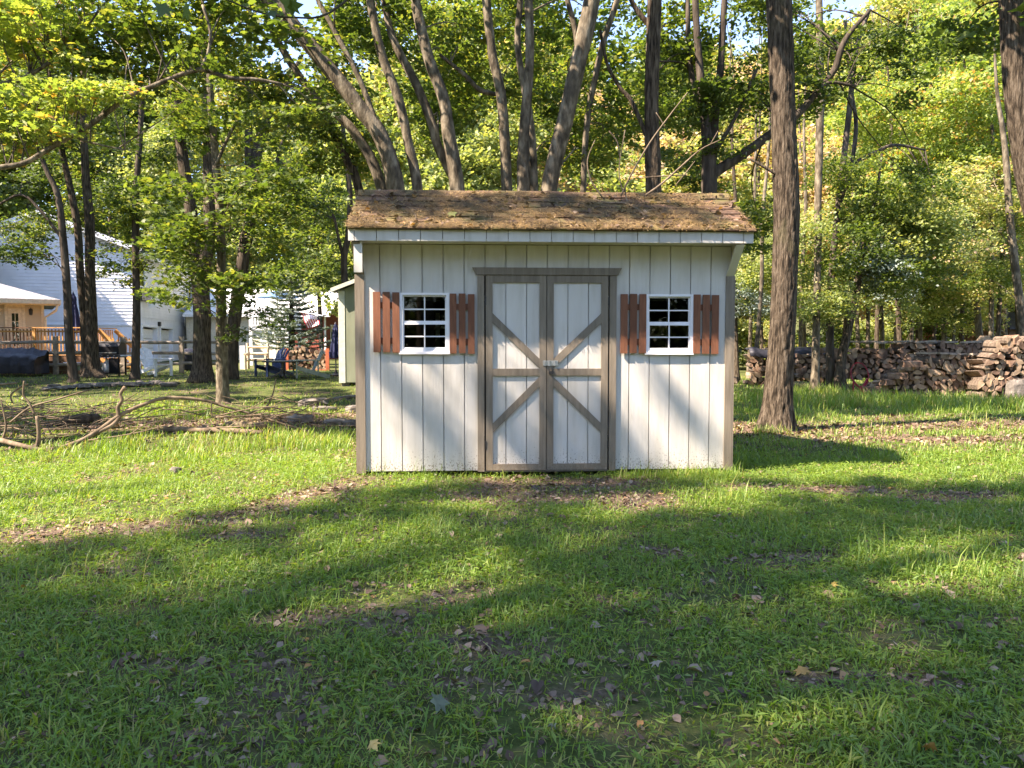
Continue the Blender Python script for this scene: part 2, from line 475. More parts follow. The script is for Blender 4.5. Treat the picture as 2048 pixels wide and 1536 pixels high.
def build_ground():
    u = np.linspace(-1, 1, 261); xs = 420 * np.sinh(u * 4.6) / np.sinh(4.6)
    v = np.linspace(0, 1, 301); ys = -40 + 0 * v
    ys = np.concatenate([np.linspace(-60, 1, 24)[:-1], 1 + 20 * np.linspace(0, 1, 170)[:-1] ** 1.2, 21 + 500 * np.linspace(0, 1, 70) ** 2.2])
    X, Y = np.meshgrid(xs, ys)
    Z = gz(X, Y)
    ny, nx = X.shape
    V = np.stack([X, Y, Z], -1).reshape(-1, 3)
    i = np.arange(nx * ny).reshape(ny, nx)
    a, b, c, d = i[:-1, :-1].ravel(), i[:-1, 1:].ravel(), i[1:, 1:].ravel(), i[1:, :-1].ravel()
    T = np.concatenate([np.stack([a, b, c], -1), np.stack([a, c, d], -1)])
    m, t, bs = nt('soil_moss_and_thin_grass')
    at = t.nodes.new('ShaderNodeAttribute'); at.attribute_name = 'bare'
    f1 = tex(t, 2.2, 8, coord='World', rough=.65)
    soil = ramp(t, [(.3, (.075, .052, .034)), (.5, (.135, .095, .062)), (.62, (.18, .13, .09)), (.75, (.27, .20, .14))])
    fs = tex(t, 38, 6, coord='World', rough=.7); t.links.new(fs, soil.inputs[0])
    gr = ramp(t, [(.3, (.035, .052, .015)), (.52, (.07, .095, .024)), (.66, (.125, .125, .042)), (.8, (.16, .125, .06))])
    fg = tex(t, 16, 8, coord='World', rough=.7); t.links.new(fg, gr.inputs[0])
    ad = t.nodes.new('ShaderNodeMath'); ad.operation = 'ADD'; t.links.new(at.outputs['Fac'], ad.inputs[0])
    r1 = ramp(t, [(.45, (0, 0, 0)), (.68, (.5, .5, .5))]); t.links.new(f1, r1.inputs[0]); t.links.new(r1.outputs[0], ad.inputs[1])
    ad.use_clamp = True
    mx = t.nodes.new('ShaderNodeMix'); mx.data_type = 'RGBA'
    t.links.new(ad.outputs[0], mx.inputs[0]); t.links.new(gr.outputs[0], mx.inputs[6]); t.links.new(soil.outputs[0], mx.inputs[7])
    t.links.new(mx.outputs[2], bs.inputs['Base Color']); bs.inputs['Roughness'].default_value = .95; bs.inputs['Specular IOR Level'].default_value = .1
    bp = t.nodes.new('ShaderNodeBump'); bp.inputs['Strength'].default_value = .8; bp.inputs['Distance'].default_value = .03
    fb = tex(t, 30, 8, coord='World', rough=.7); t.links.new(fb, bp.inputs['Height']); t.links.new(bp.outputs[0], bs.inputs['Normal'])
    me = tri_mesh('ground', V, T, m, smooth=True)
    at_ = me.attributes.new('bare', 'FLOAT', 'POINT')
    at_.data.foreach_set('value', bare(V[:, 0], V[:, 1]).astype(np.float32))
    o = bpy.data.objects.new('ground', me); COL.objects.link(o); o['kind'] = 'structure'
    o['label'] = 'lawn soil with moss, thin grass and bare brown patches'
build_ground()

# ------------------------------------------------------------------ the shed
YAW = R(3.1)
SHED_X, SHED_Y = 0.345, 7.585
shed = empty('shed', (SHED_X, SHED_Y, 0.0), YAW, 'white wooden garden shed with taupe trim, red-brown shutters and needle-covered roof', 'shed')
_c, _s = math.cos(YAW), math.sin(YAW)

def shed_world(p):
    return Vector((SHED_X + p[0] * _c - p[1] * _s, SHED_Y + p[0] * _s + p[1] * _c, p[2]))

def wall_at(px, py, off=0.0):
    """pixel -> (along wall, height) on the front wall plane (off metres in front of it)"""
    r = ray(px, py)
    n = Vector((_s, -_c, 0))                     # outward normal of the front
    p0 = Vector((SHED_X, SHED_Y, 0)) + n * off
    o = Vector((0, 0, EYE))
    t = (p0 - o).dot(n) / r.dot(n)
    q = o + r * t - Vector((SHED_X, SHED_Y, 0))
    return q.x * _c + q.y * _s, q.z

HWID = 1.83
ZB = 0.05
ZW = wall_at(1090, 491)[1]                      # top of the front wall under the soffit
DEPTH = 2.44
OV = 0.32                                       # front eave overhang
Z_SOF = ZW + .005
FASC_H = .108
Z_EAVE = Z_SOF + FASC_H
RY, RZ = 0.46, 2.865                            # ridge
TH = .018

def rect_minus(r, holes):
    out = [r]
    for h in holes:
        nxt = []
        for (x0, x1, z0, z1) in out:
            hx0, hx1, hz0, hz1 = max(x0, h[0]), min(x1, h[1]), max(z0, h[2]), min(z1, h[3])
            if hx0 >= hx1 - 1e-6 or hz0 >= hz1 - 1e-6:
                nxt.append((x0, x1, z0, z1)); continue
            if z0 < hz0: nxt.append((x0, x1, z0, hz0))
            if hz1 < z1: nxt.append((x0, x1, hz1, z1))
            if x0 < hx0: nxt.append((x0, hx0, hz0, hz1))
            if hx1 < x1: nxt.append((hx1, x1, hz0, hz1))
        out = nxt
    return out

def rect_px(x0, y0, x1, y1):
    a, b = wall_at(x0, y1), wall_at(x1, y0)
    c, d = wall_at(x0, y0), wall_at(x1, y1)
    return min(a[0], c[0]), max(b[0], d[0]), (a[1] + d[1]) / 2, (c[1] + b[1]) / 2

DOOR = rect_px(969, 551, 1217, 939)
WIN = [rect_px(800, 586, 899, 707), rect_px(1290, 589, 1384, 708)]
holes = [(w[0] + .03, w[1] - .03, w[2] + .03, w[3] - .03) for w in WIN] + [(DOOR[0], DOOR[1], 0, DOOR[3])]

# siding: grooved boards 8 inches wide, each a board of its own
for k in range(-9, 9):
    x0, x1 = max(-HWID, k * .2032 + .0042), min(HWID, (k + 1) * .2032 - .0042)
    if x1 - x0 < .01: continue
    mb = MB()
    for q in rect_minus((x0, x1, ZB, ZW), holes):
        mb.box(q[0], q[1], -.012, 0, q[2], q[3])
    mb.build('siding_board', WHITE_SIDING, shed)
mb = MB()
for q in rect_minus((-HWID, HWID, ZB + .004, ZW), holes):
    mb.box(q[0], q[1], .016, TH + .014, q[2], q[3])
mb.build('wall_backing', WHITE_SIDING, shed)

prof = [(.0, ZB), (.0, 1.985), (-OV + .03, Z_SOF - .002), (-OV + .03, Z_EAVE - .06), (RY, RZ - .07), (DEPTH, 1.93), (DEPTH, ZB)]
for s in (-1, 1):
    MB().prism(prof, 'x', s * (HWID + .001), s * (HWID + .017)).build('side_wall', WHITE_SIDING, shed)
MB().box(-HWID, HWID, DEPTH - TH, DEPTH, ZB, 1.92).build('rear_wall', WHITE_SIDING, shed)
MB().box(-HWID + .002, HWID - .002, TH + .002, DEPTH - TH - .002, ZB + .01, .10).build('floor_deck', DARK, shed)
for x in (-1.4, 0, 1.4):
    MB().box(x - .05, x + .05, .12, DEPTH - .05, 0.0, .058).build('skid', TAUPE, shed)
mb = MB()                                        # near-black lining added so the room behind the panes looks unlit
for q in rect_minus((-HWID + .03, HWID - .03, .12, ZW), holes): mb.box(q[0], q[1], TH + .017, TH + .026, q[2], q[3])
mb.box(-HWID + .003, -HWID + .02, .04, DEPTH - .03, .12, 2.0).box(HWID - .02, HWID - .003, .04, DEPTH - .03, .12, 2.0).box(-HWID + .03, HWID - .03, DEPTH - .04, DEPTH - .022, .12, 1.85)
mb.build('darkening_lining', DARK, shed)
# soffit, fascia strips, gutterless eave
mb = MB()
mb.box(-HWID - .0, HWID + .0, -OV + .012, -.013, Z_SOF, Z_SOF + .012)
mb.build('soffit', SOFFIT, shed)
EX0, EX1 = -HWID - .05, HWID + .105
xs = [EX0] + [k * .2032 + .008 for k in range(-9, 10) if EX0 + .03 < k * .2032 < EX1 - .03] + [EX1]
for a, b in zip(xs[:-1], xs[1:]):
    MB().box(a + .0035, b - .0035, -OV - .008, -OV + .010, Z_SOF - .012, Z_EAVE - .012).build('fascia_board', WHITE_SIDING, shed)
MB().box(EX0 + .004, EX1 - .004, -OV + .0105, -OV + .028, Z_SOF + .013, Z_EAVE - .02).build('fascia_backing', TAUPE, shed)

# corner trim and the sloping edge boards of the eave wings
for s in (-1, 1):
    a, b = s * (HWID + .019), s * (HWID - .055)
    MB().box(a, b, -.031, -.0125, ZB - .02, 1.965).build('corner_trim', TAUPE, shed)
    MB().box(s * (HWID + .0195), s * (HWID + .037), -.03, .07, ZB - .02, 1.965).build('corner_trim', TAUPE, shed)
    mb = MB()
    p0, p1 = Vector((0, -.005, 1.955)), Vector((0, -OV + .022, Z_SOF - .018))
    xc = s * (HWID - .014)
    mb.bar((xc, p0.y, p0.z), (xc, p1.y, p1.z), .08, .02, up=(0, -1, -1))
    mb.build('eave_bracket', SOFFIT if s > 0 else TAUPE, shed)
    if s < 0:
        MB().box(s * (HWID + .003), s * (HWID - .075), -OV + .03, -OV + .048, Z_SOF - .30, Z_SOF - .004).build('bracket_face', SOFFIT, shed)

# roof: decking, shingles in courses, ridge caps
dy, dz = RY + OV + .02, RZ - .02 - (Z_EAVE - .008)
SL = math.hypot(dy, dz)
ND = Vector((0, -dz / SL, dy / SL))            # roof normal (front slope)
UP = Vector((0, dy / SL, dz / SL))
E0 = Vector((0, -OV - .02, Z_EAVE - .008))
roof = MB()
roof.add([(EX0, E0.y, E0.z - .012), (EX1, E0.y, E0.z - .012), (EX1, RY, RZ - .032), (EX0, RY, RZ - .032),
          (EX0, E0.y, E0.z), (EX1, E0.y, E0.z), (EX1, RY, RZ - .02), (EX0, RY, RZ - .02)],
         [(0, 3, 2, 1), (4, 5, 6, 7), (0, 1, 5, 4), (1, 2, 6, 5), (2, 3, 7, 6), (3, 0, 4, 7)])
roof.add([(EX0, RY + .001, RZ - .032), (EX1, RY + .001, RZ - .032), (EX1, DEPTH + .12, 1.87), (EX0, DEPTH + .12, 1.87),
          (EX0, RY + .001, RZ - .006), (EX1, RY + .001, RZ - .006), (EX1, DEPTH + .12, 1.90), (EX0, DEPTH + .12, 1.90)],
         [(0, 3, 2, 1), (4, 5, 6, 7), (0, 1, 5, 4), (1, 2, 6, 5), (2, 3, 7, 6), (3, 0, 4, 7)])
roof = roof.build('roof', SHINGLE, shed)
NC = 7
exp_ = SL / NC
TABW = .305
def on_roof(x, t, h=0.0):
    """point on the front slope: x along, t metres up from the eave, h above the decking"""
    return Vector((x, 0, 0)) + Vector((0, E0.y, E0.z)) + UP * t + ND * h
for c in range(NC):
    x = EX0 - (.15 if c % 2 else 0)
    while x < EX1 - .02:
        a, b = max(EX0 - .012, x + .004), min(EX1 + .012, x + TABW - .004)
        x += TABW
        if b - a < .03: continue
        j = random.uniform(-.006, .006)
        t0, t1 = c * exp_ + j - (.02 if c == 0 else 0), (c + 1.12) * exp_
        t1 = min(t1, SL + .004)
        h0, h1 = .013 + random.uniform(0, .007), .004
        lo = [on_roof(a, t0, .0015), on_roof(b, t0, .0015), on_roof(b, t1, .0008), on_roof(a, t1, .0008)]
        hi = [on_roof(a, t0, h0), on_roof(b, t0, h0), on_roof(b, t1, h1), on_roof(a, t1, h1)]
        MB().add(lo + hi, [(0, 3, 2, 1), (4, 5, 6, 7), (0, 1, 5, 4), (1, 2, 6, 5), (2, 3, 7, 6), (3, 0, 4, 7)]).build('shingle', SHINGLE, roof)
x = EX0 - .01
while x < EX1:
    b = min(x + .30, EX1 + .012)
    h = random.uniform(0, .006)
    mb = MB()
    pr = [(RY - .13, RZ - .10 + h), (RY, RZ + .002 + h), (RY + .13, RZ - .05 + h), (RY + .13, RZ - .06), (RY, RZ - .012), (RY - .13, RZ - .11)]
    mb.prism(pr, 'x', x + .003, b - .002)
    mb.build('ridge_cap', SHINGLE, roof)
    x += .30

# double doors
fx0, fx1 = wall_at(955, 740)[0], wall_at(1231, 740)[0]
dz0, dz1 = DOOR[2], DOOR[3]
frame = MB().box(fx0, fx0 + .066, -.034, -.0125, ZB - .01, dz1).build('door_jamb', TAUPE, shed)
MB().box(fx1 - .066, fx1, -.034, -.0125, ZB - .01, dz1).build('door_jamb', TAUPE, shed)
hz = dz1 + .072
MB().prism([(fx0 - .012, dz1 + .002), (fx1 + .012, dz1 + .002), (fx1 + .05, hz), (fx0 - .05, hz)], 'y', -.045, -.0125).build('door_head', TAUPE, shed)
MB().box(fx0 + .067, fx1 - .067, -.022, .03, ZB - .015, dz0 - .006).build('threshold', TAUPE, shed)
MB().box(fx0 + .07, fx1 - .07, .045, .06, dz0, dz1).build('door_stop', DARK, shed)
mid = wall_at(1092.5, 740)[0]
zr0, zr1 = wall_at(1092, 751)[1], wall_at(1092, 737)[1]
for s in (-1, 1):
    a = fx0 + .082 if s < 0 else mid + .003
    b = mid - .003 if s < 0 else fx1 - .082
    door = empty('door', (0, 0, 0)); door.parent = shed
    sw = .066
    # three boards behind the trim
    gx = [a + .002] + [k * .2032 for k in range(-6, 7) if a + .06 < k * .2032 < b - .06] + [b - .002]
    for g0, g1 in zip(gx[:-1], gx[1:]):
        MB().box(g0 + .004, g1 - .004, -.012, .012, dz0 + .004, dz1 - .004).build('door_board', WHITE_SIDING, door)
    MB().box(a + .004, b - .004, .0125, .022, dz0 + .006, dz1 - .006).build('door_backing', WHITE_SIDING, door)
    y0, y1 = -.032, -.0125
    for q in (a, b - sw):
        MB().box(q, q + sw, y0, y1, dz0, dz1).build('stile', TAUPE, door)
    MB().box(a + sw, b - sw, y0 + .001, y1, dz1 - .072, dz1).build('rail', TAUPE, door)
    MB().box(a + sw, b - sw, y0 + .001, y1, dz0, dz0 + .062).build('rail', TAUPE, door)
    MB().box(a + sw, b - sw, y0 + .001, y1, zr0, zr1).build('rail', TAUPE, door)
    zo, zi = wall_at(985, 636)[1], wall_at(1080, 727)[1]
    zo2, zi2 = wall_at(985, 856)[1], wall_at(1080, 763)[1]
    xo, xi = (a + sw, b - sw) if s < 0 else (b - sw, a + sw)
    w = .047
    for (za, zb) in ((zo, zi), (zo2, zi2)):
        MB().prism([(xo, za - w), (xi, zb - w), (xi, zb + w), (xo, za + w)][::(1 if xi > xo else -1)], 'y', y0 + .003, y1).build('brace', TAUPE, door)
    for hzz in (dz0 + .25, dz1 - .25):
        hx = a - .002 if s < 0 else b + .002
        MB().box(hx - .006, hx + .006, y0 - .004, y1 + .004, hzz - .04, hzz + .04).build('hinge', LOCK, door)
hx0, hz0_ = wall_at(1085, 731); hx1, hz1_ = wall_at(1115, 721)
hasp = MB().box(hx0, hx1, -.040, -.0325, hz0_, hz1_)
for q in (.15, .42, .8):
    xx = hx0 + (hx1 - hx0) * q
    hasp.box(xx - .006, xx + .006, -.047, -.0402, hz0_ - .004, hz1_ + .004)
hasp.build('hasp', STEEL, shed)
lx, lz = wall_at(1101, 744)
lk = MB().prism([(lx - .024, lz - .012), (lx - .012, lz - .022), (lx + .016, lz - .022), (lx + .026, lz - .008), (lx + .022, lz + .010), (lx - .018, lz + .012)], 'y', -.052, -.034)
pad = lk.build('padlock', LOCK, shed)
sh = [Vector((lx + .013 * math.cos(a), -.043, lz + .010 + .030 * math.sin(a))) for a in np.linspace(0, math.pi, 9)]
MB().tube(sh, [.0035] * 9, 6).build('shackle', LOCK, pad)

# windows and slatted shutters
for i, w in enumerate(WIN):
    x0, x1, z0, z1 = w
    win = empty('window', (0, 0, 0)); win.parent = shed
    fr = MB()
    t = .03
    fr.box(x0, x0 + t, -.036, .02, z0, z1).box(x1 - t, x1, -.036, .02, z0, z1)
    fr.box(x0 + t, x1 - t, -.036, .02, z0, z0 + .036).box(x0 + t, x1 - t, -.036, .02, z1 - .022, z1)
    fr.build('window_frame', WHITE_TRIM, win)
    zm = z0 + (z1 - z0) * .50
    xm = (x0 + x1) / 2
    for (b0, b1, yy) in ((zm, z1 - .022, .0), (z0 + .036, zm + .002, -.016)):
        sa = MB()
        a0, a1 = x0 + t + .001, x1 - t - .001
        sa.box(a0, a0 + .012, yy - .012, yy + .006, b0 + .0005, b1 - .0005).box(a1 - .012, a1, yy - .012, yy + .006, b0 + .0005, b1 - .0005)
        sa.box(a0 + .012, a1 - .012, yy - .012, yy + .006, b0 + .0005, b0 + .024).box(a0 + .012, a1 - .012, yy - .012, yy + .006, b1 - .014, b1 - .0005)
        zc = (b0 + b1) / 2
        sa.box(xm - .006, xm + .006, yy - .008, yy + .004, b0 + .024, b1 - .014)
        sa.box(a0 + .012, xm - .006, yy - .008, yy + .004, zc - .006, zc + .006).box(xm + .006, a1 - .012, yy - .008, yy + .004, zc - .006, zc + .006)
        sa = sa.build('sash', WHITE_TRIM, win)
        for (p0, p1) in ((a0 + .012, xm - .006), (xm + .006, a1 - .012)):
            for (q0, q1) in ((b0 + .024, zc - .006), (zc + .006, b1 - .014)):
                MB().box(p0 - .002, p1 + .002, yy + .0045, yy + .0058, q0 - .002, q1 + .002).build('pane', GLASS, sa)
    MB().box(x0 - .006, x1 + .006, -.045, -.0362, z0 - .006, z0 + .02).build('window_sill', WHITE_TRIM, win)

for (xa, ya, xb, yb) in ((748, 585, 799.5, 705), (900, 588, 949, 707), (1240, 589, 1290, 707), (1385, 590, 1434, 707.5)):
    x0, x1, z0, z1 = rect_px(xa, ya, xb, yb)
    shut = empty('shutter', (0, 0, 0)); shut.parent = shed
    sw = (x1 - x0 - .046) / 3
    for k in range(3):
        q = x0 + k * (sw + .023)
        d = random.uniform(-.004, .004)
        MB().box(q, q + sw, -.046, -.0295, z0 + d, z1 + d).build('slat', RUST, shut)
    for zz in (z0 + .115, z1 - .125):
        MB().box(x0 + .01, x1 - .01, -.029, -.0125, zz - .03, zz + .03).build('batten', RUST, shut)

# things kept inside, seen faintly through the left window
t = empty('step_ladder', tuple(shed_world((-.98, 1.1, .10))), .2, 'white folded step ladder dimly seen through the left shed window', 'ladder')
for q in (-.14, .14):
    MB().bar((q, 0, 0), (q * .8, .25, 1.55), .05, .025).build('ladder_rail', WHITE_TRIM, t)
for k in range(5):
    z = .25 + k * .28
    MB().box(-.13 + .01 * k * .3, .13 - .01 * k * .3, z * .16 - .02, z * .16 + .05, z, z + .02).build('rung', WHITE_TRIM, t)
# ------------------------------------------------------------------ trees
def cluster_mesh(name, n, rad, flat, size, shape, tris, lumps, seed, tilt=.5, sg=.30):
    r = np.random.default_rng(seed)
    c = r.normal(0, 1, (lumps, 3)); c /= np.linalg.norm(c, axis=1)[:, None]
    c *= (rad * r.uniform(.25, .85, lumps) ** .7)[:, None]; c[:, 2] *= flat
    which = r.integers(0, lumps, n)
    p = c[which] + r.normal(0, 1, (n, 3)) * np.array([rad * sg, rad * sg, rad * sg * flat * .6]) * r.uniform(.6, 1.3, lumps)[which][:, None]
    p[:, 2] -= .12 * (p[:, 0] ** 2 + p[:, 1] ** 2) / rad * .6
    V, T, v = scatter(p, r.uniform(size * .7, size * 1.25, n), shape, tris, tilt, r)
    lump_v = r.uniform(-.18, .18, lumps)[which]
    v = np.clip(v + np.repeat(lump_v, len(tris)), 0, 1)
    return tri_mesh(name, V, T, LEAF_GREEN, v)

NEAR = [cluster_mesh('leaf_cluster', 150, .62, .45, .125, MAPLE, MAPLE_T, 6, 10 + i, .45) for i in range(4)]
MIDC = [cluster_mesh('leaf_cluster', 420, 1.0, .55, .135, HEX, HEX_T, 11, 30 + i, .5, .24) for i in range(5)]
FARC = [cluster_mesh('leaf_cluster', 900, 1.75, .65, .23, RHO, RHO_T, 15, 50 + i, .6, .22) for i in range(6)]
FINE = [cluster_mesh('leaf_cluster', 1000, 1.3, .65, .125, RHO, RHO_T, 18, 70 + i, .6, .19) for i in range(4)]
KIND = {'n': (NEAR, .62), 'm': (MIDC, .95), 'f': (FARC, 1.6), 's': (FINE, 1.1)}

def add_cluster(root, pos, kind, scale, m, rz=None):
    me = random.choice(KIND[kind][0])
    s = scale * random.uniform(.8, 1.2)
    p = Vector(pos) - root.location
    o = link('leaf_cluster', me, root, p, (random.uniform(-.25, .25), random.uniform(-.25, .25), random.uniform(0, 6.28) if rz is None else rz),
                (s, s, s * random.uniform(.8, 1.15)), m)
    o['kind'] = 'stuff'
    return o

def stem3d(pts, d, ground=True, top=None, bend=.25):
    """pixel stem (px, py, width px), bottom first -> world points and radii; top = height to which it grows on out of the picture"""
    n = len(pts)
    ds = [d] * n if not isinstance(d, (tuple, list)) else list(np.linspace(d[0], d[1], n))
    w = [P(p[0], p[1], q) for p, q in zip(pts, ds)]
    r = [p[2] / 2 / ppm(q) for p, q in zip(pts, ds)]
    if ground:
        if w[0].z > .5:
            dirn = (w[0] - w[1])
            k = min(1.0, .5) * w[0].z / max(.3, -dirn.z)
            b = w[0] + Vector((dirn.x * k, 0, 0)); b.z = float(gz(b.x, b.y)) - .05
            m_ = w[0].lerp(b, .55); m_.x += (w[0].x - b.x) * .1
            w = [b, m_] + w; r = [r[0] * 1.25, r[0] * 1.08] + r
        else:
            w[0].z = float(gz(w[0].x, w[0].y)) - .06
    if top and top > w[-1].z:
        dirn = (w[-1] - w[-2]).normalized()
        p, rr = w[-1].copy(), r[-1]
        n2 = max(3, int((top - p.z) / 1.3))
        for i in range(n2):
            dirn = (dirn + Vector((random.uniform(-.1, .1), random.uniform(-.1, .1), bend))).normalized()
            p = p + dirn * (top - w[-1].z if n2 < 1 else (top - p.z) / (n2 - i) / max(.35, dirn.z))
            rr *= .80
            w.append(p.copy()); r.append(max(rr, .012))
    a = smooth_path([(*p, q) for p, q in zip(w, r)], 5)
    return a[:, :3], np.maximum(a[:, 3], .006)

def stem_mesh(pts, rads, root, name, m, seg=10, rough=.07, flare=None):
    mb = MB()
    o = root.location
    mb.tube([Vector(p) - o for p in pts], list(rads), seg, rough, flare=flare)
    ob = mb.build(name, m, root, smooth=True)
    return ob

def ridge_mesh(pts, rads, root, name, m, seg=72, amp=.05, cells=17, flare=None):
    """trunk with furrowed bark modelled as relief: plates divided by wandering cracks"""
    d = np.concatenate([[0], np.cumsum(np.linalg.norm(np.diff(pts, axis=0), axis=1))])
    n = int(d[-1] / .035)
    t = np.linspace(0, d[-1], n)
    c = np.stack([np.interp(t, d, pts[:, k]) for k in range(3)], -1) - np.array(root.location)
    r = np.interp(t, d, rads)
    if flare is not None:
        r = r * (1 + np.interp(t, np.linspace(0, 1.1, len(flare)), flare, right=0))
    a = np.linspace(0, 2 * np.pi, seg, endpoint=False)
    g = np.random.default_rng(int(abs(root.location.x) * 100)).random((cells, 400))
    def per(ang, z, zs, sh):
        u = (ang / (2 * np.pi) * cells + sh) % cells; v = z / zs
        i, j = np.floor(u).astype(int), np.floor(v).astype(int); fu, fv = u - i, v - j
        fu, fv = fu * fu * (3 - 2 * fu), fv * fv * (3 - 2 * fv)
        G_ = lambda x, y: g[x % cells, y % 400]
        return (G_(i, j) * (1 - fu) + G_(i + 1, j) * fu) * (1 - fv) + (G_(i, j + 1) * (1 - fu) + G_(i + 1, j + 1) * fu) * fv
    A, Z = np.meshgrid(a, t)
    w = A + .35 * (per(A, Z, .5, 3.3) - .5)
    h1 = np.abs(2 * per(w * 2, Z, .28, 0) - 1)
    h2 = np.abs(2 * per(w * 3, Z, .11, 5) - 1)
    rel = np.clip(h1 * 2.2, 0, 1) * .6 + np.clip(h2 * 2, 0, 1) * .4
    lump = per(A, Z, .6, 9) - .5
    rootlobe = (np.sin(A * 4 + 1) * .5 + np.sin(A * 7 + 2.4) * .35) * np.interp(Z, [0, .25, .6], [.30, .14, 0])
    Rr = r[:, None] * (1 - amp * 1.4 + amp * 2 * rel + .05 * lump + rootlobe)
    V = np.stack([c[:, None, 0] + Rr * np.cos(A), c[:, None, 1] + Rr * np.sin(A), np.broadcast_to(c[:, None, 2], A.shape)], -1).reshape(-1, 3)
    i = np.arange(n * seg).reshape(n, seg)
    q0, q1, q2, q3 = i[:-1].ravel(), np.roll(i, -1, 1)[:-1].ravel(), np.roll(i, -1, 1)[1:].ravel(), i[1:].ravel()
    T = np.concatenate([np.stack([q0, q1, q2], -1), np.stack([q0, q2, q3], -1)])
    o = bpy.data.objects.new(name, tri_mesh(name, V, T, m, smooth=True)); COL.objects.link(o); o.parent = root
    return o

TREES = {}
def tree(key, name, label, stems, bark, foliage=(), group=None, d=None, leaf=None, flare=None, seg=11, ridge=None):
    """stems: list of (pixel points, depth, grows-from-ground, top height); first one is the trunk.
    foliage: (x0, y0, x1, y1, d0, d1, count, kind, scale, material) boxes of the picture filled with leaf clusters"""
    P3 = [stem3d(s[0], s[1], s[2], s[3]) for s in stems]
    base = Vector(P3[0][0][0])
    root = empty(name, base, 0, label, 'tree', group)
    for i, (pts, rads) in enumerate(P3):
        fl = None
        if i == 0 or (stems[i][2]):
            fl = flare or [.55, .3, .14, .05]
        if ridge and (i == 0 or stems[i][2]):
            ridge_mesh(pts, rads, root, 'trunk', bark, *ridge, flare=fl)
            continue
        stem_mesh(pts, rads, root, 'trunk' if (i == 0 or stems[i][2]) else 'limb', bark, seg if rads[0] > .05 else 7, .08, fl)
    TREES[key] = (root, P3, bark)
    fill(key, foliage)
    return root

def fill(key, foliage):
    root, P3, bark = TREES[key]
    allp = np.concatenate([q[0] for q in P3])
    tw = MB(); any_ = False
    for (x0, y0, x1, y1, d0, d1, n, kind, sc, m) in foliage:
        for _ in range(n):
            px, py, dd = random.uniform(x0, x1), random.uniform(y0, y1), random.uniform(d0, d1)
            c = P(px, py, dd)
            add_cluster(root, c, kind, sc, m)
            # a thin branch from the nearest wood to the leaves
            cc = np.array(c)
            dist = np.linalg.norm(allp - (cc - np.array([0, 0, .5])), axis=1)
            q = allp[int(np.argmin(dist + rng.uniform(0, 1.1, len(dist))))]
            L = float(np.linalg.norm(cc - q))
            if L < 2.6:
                mid = (q + cc) / 2 + np.array([random.uniform(-.1, .1) * L, random.uniform(-.1, .1) * L, .1 * L])
                path = smooth_path([q, mid, cc], 4)
                r0 = min(.022, .006 + .005 * L)
                tw.tube([Vector(p) - root.location for p in path], list(np.linspace(r0, .004, len(path))), 5)
                any_ = True
    if any_:
        tw.build('twigs', bark, root, smooth=True, kind='stuff')

# --- the clump of leaning grey maples behind the shed
g1 = 'grey maple trunks behind the shed'
tree('t1', 'maple_tree', 'thick pale maple leaning far to the left behind the shed roof', [
    ([(793, 385, 37), (764, 279, 32), (723, 221, 31), (653, 131, 30), (581, 44, 29), (520, -30, 27)], 11.6, True, 12),
    ([(764, 279, 12), (720, 160, 11), (668, 60, 10), (620, -30, 8)], 11.6, False, 9)], BARK_GREY,
    [(250, -160, 560, 120, 9.5, 12, 9, 'm', .8, LEAF_GREEN), (400, -350, 800, -160, 10, 13, 4, 'm', 1.1, LEAF_GREEN)])
tree('t2', 'maple_tree', 'slimmer maple stem leaning left beside the far-left-leaning trunk behind the shed', [
    ([(766, 385, 22), (719, 279, 19), (666, 221, 17), (630, 195, 16), (560, 90, 13), (520, 0, 12)], 11.9, True, 9)], BARK_GREY,
    [(460, 100, 700, 260, 11.3, 12.5, 7, 'm', .55, LEAF_GREEN)])
tree('t3', 'maple_tree', 'dark crooked stem at the left end of the shed ridge', [
    ([(719, 385, 18), (694, 320, 16), (661, 254, 14), (632, 200, 12), (575, 120, 10)], 12.4, True, 8)], BARK_BROWN,
    [(600, 180, 760, 330, 12, 13.5, 6, 'm', .55, LEAF_GREEN)])
tree('t4', 'maple_tree', 'slender maple rising from left third of the ridge and leaning left to the top edge', [
    ([(836, 385, 21), (817, 287, 19), (797, 197, 18), (764, 111, 17), (744, 20, 16), (734, -40, 15)], 11.8, True, 13)], BARK_GREY,
    [(640, -60, 900, 180, 12.2, 14.5, 12, 'm', .6, LEAF_GREEN)])
tree('t5', 'maple_tree', 'forked maple behind the shed with two stems joining near the ridge', [
    ([(916, 388, 30), (897, 267, 26), (887, 197, 23), (858, 119, 22), (834, 20, 20), (826, -40, 18)], 11.9, True, 14),
    ([(905, 352, 20), (875, 290, 18), (865, 250, 18), (834, 172, 17), (785, 74, 15), (766, -20, 13)], 12.1, False, 12)], BARK_GREY,
    [(780, 20, 1000, 330, 13, 15.5, 12, 'm', .62, LEAF_GREEN), (750, -300, 1150, -120, 10, 14, 3, 'm', 1.1, LEAF_GREEN)])
tree('t6', 'maple_tree', 'straight slim maple stem rising just left of the middle of the ridge', [
    ([(1014, 388, 22), (1004, 205, 20), (985, 111, 18), (971, -10, 17), (966, -50, 17)], 12.3, True, 13),
    ([(1000, 190, 8), (960, 180, 10), (930, 150, 8), (880, 110, 7)], 12.8, False, None)], BARK_GREY,
    [(880, -40, 1080, 260, 13.5, 16, 10, 'm', .6, LEAF_GREEN)])
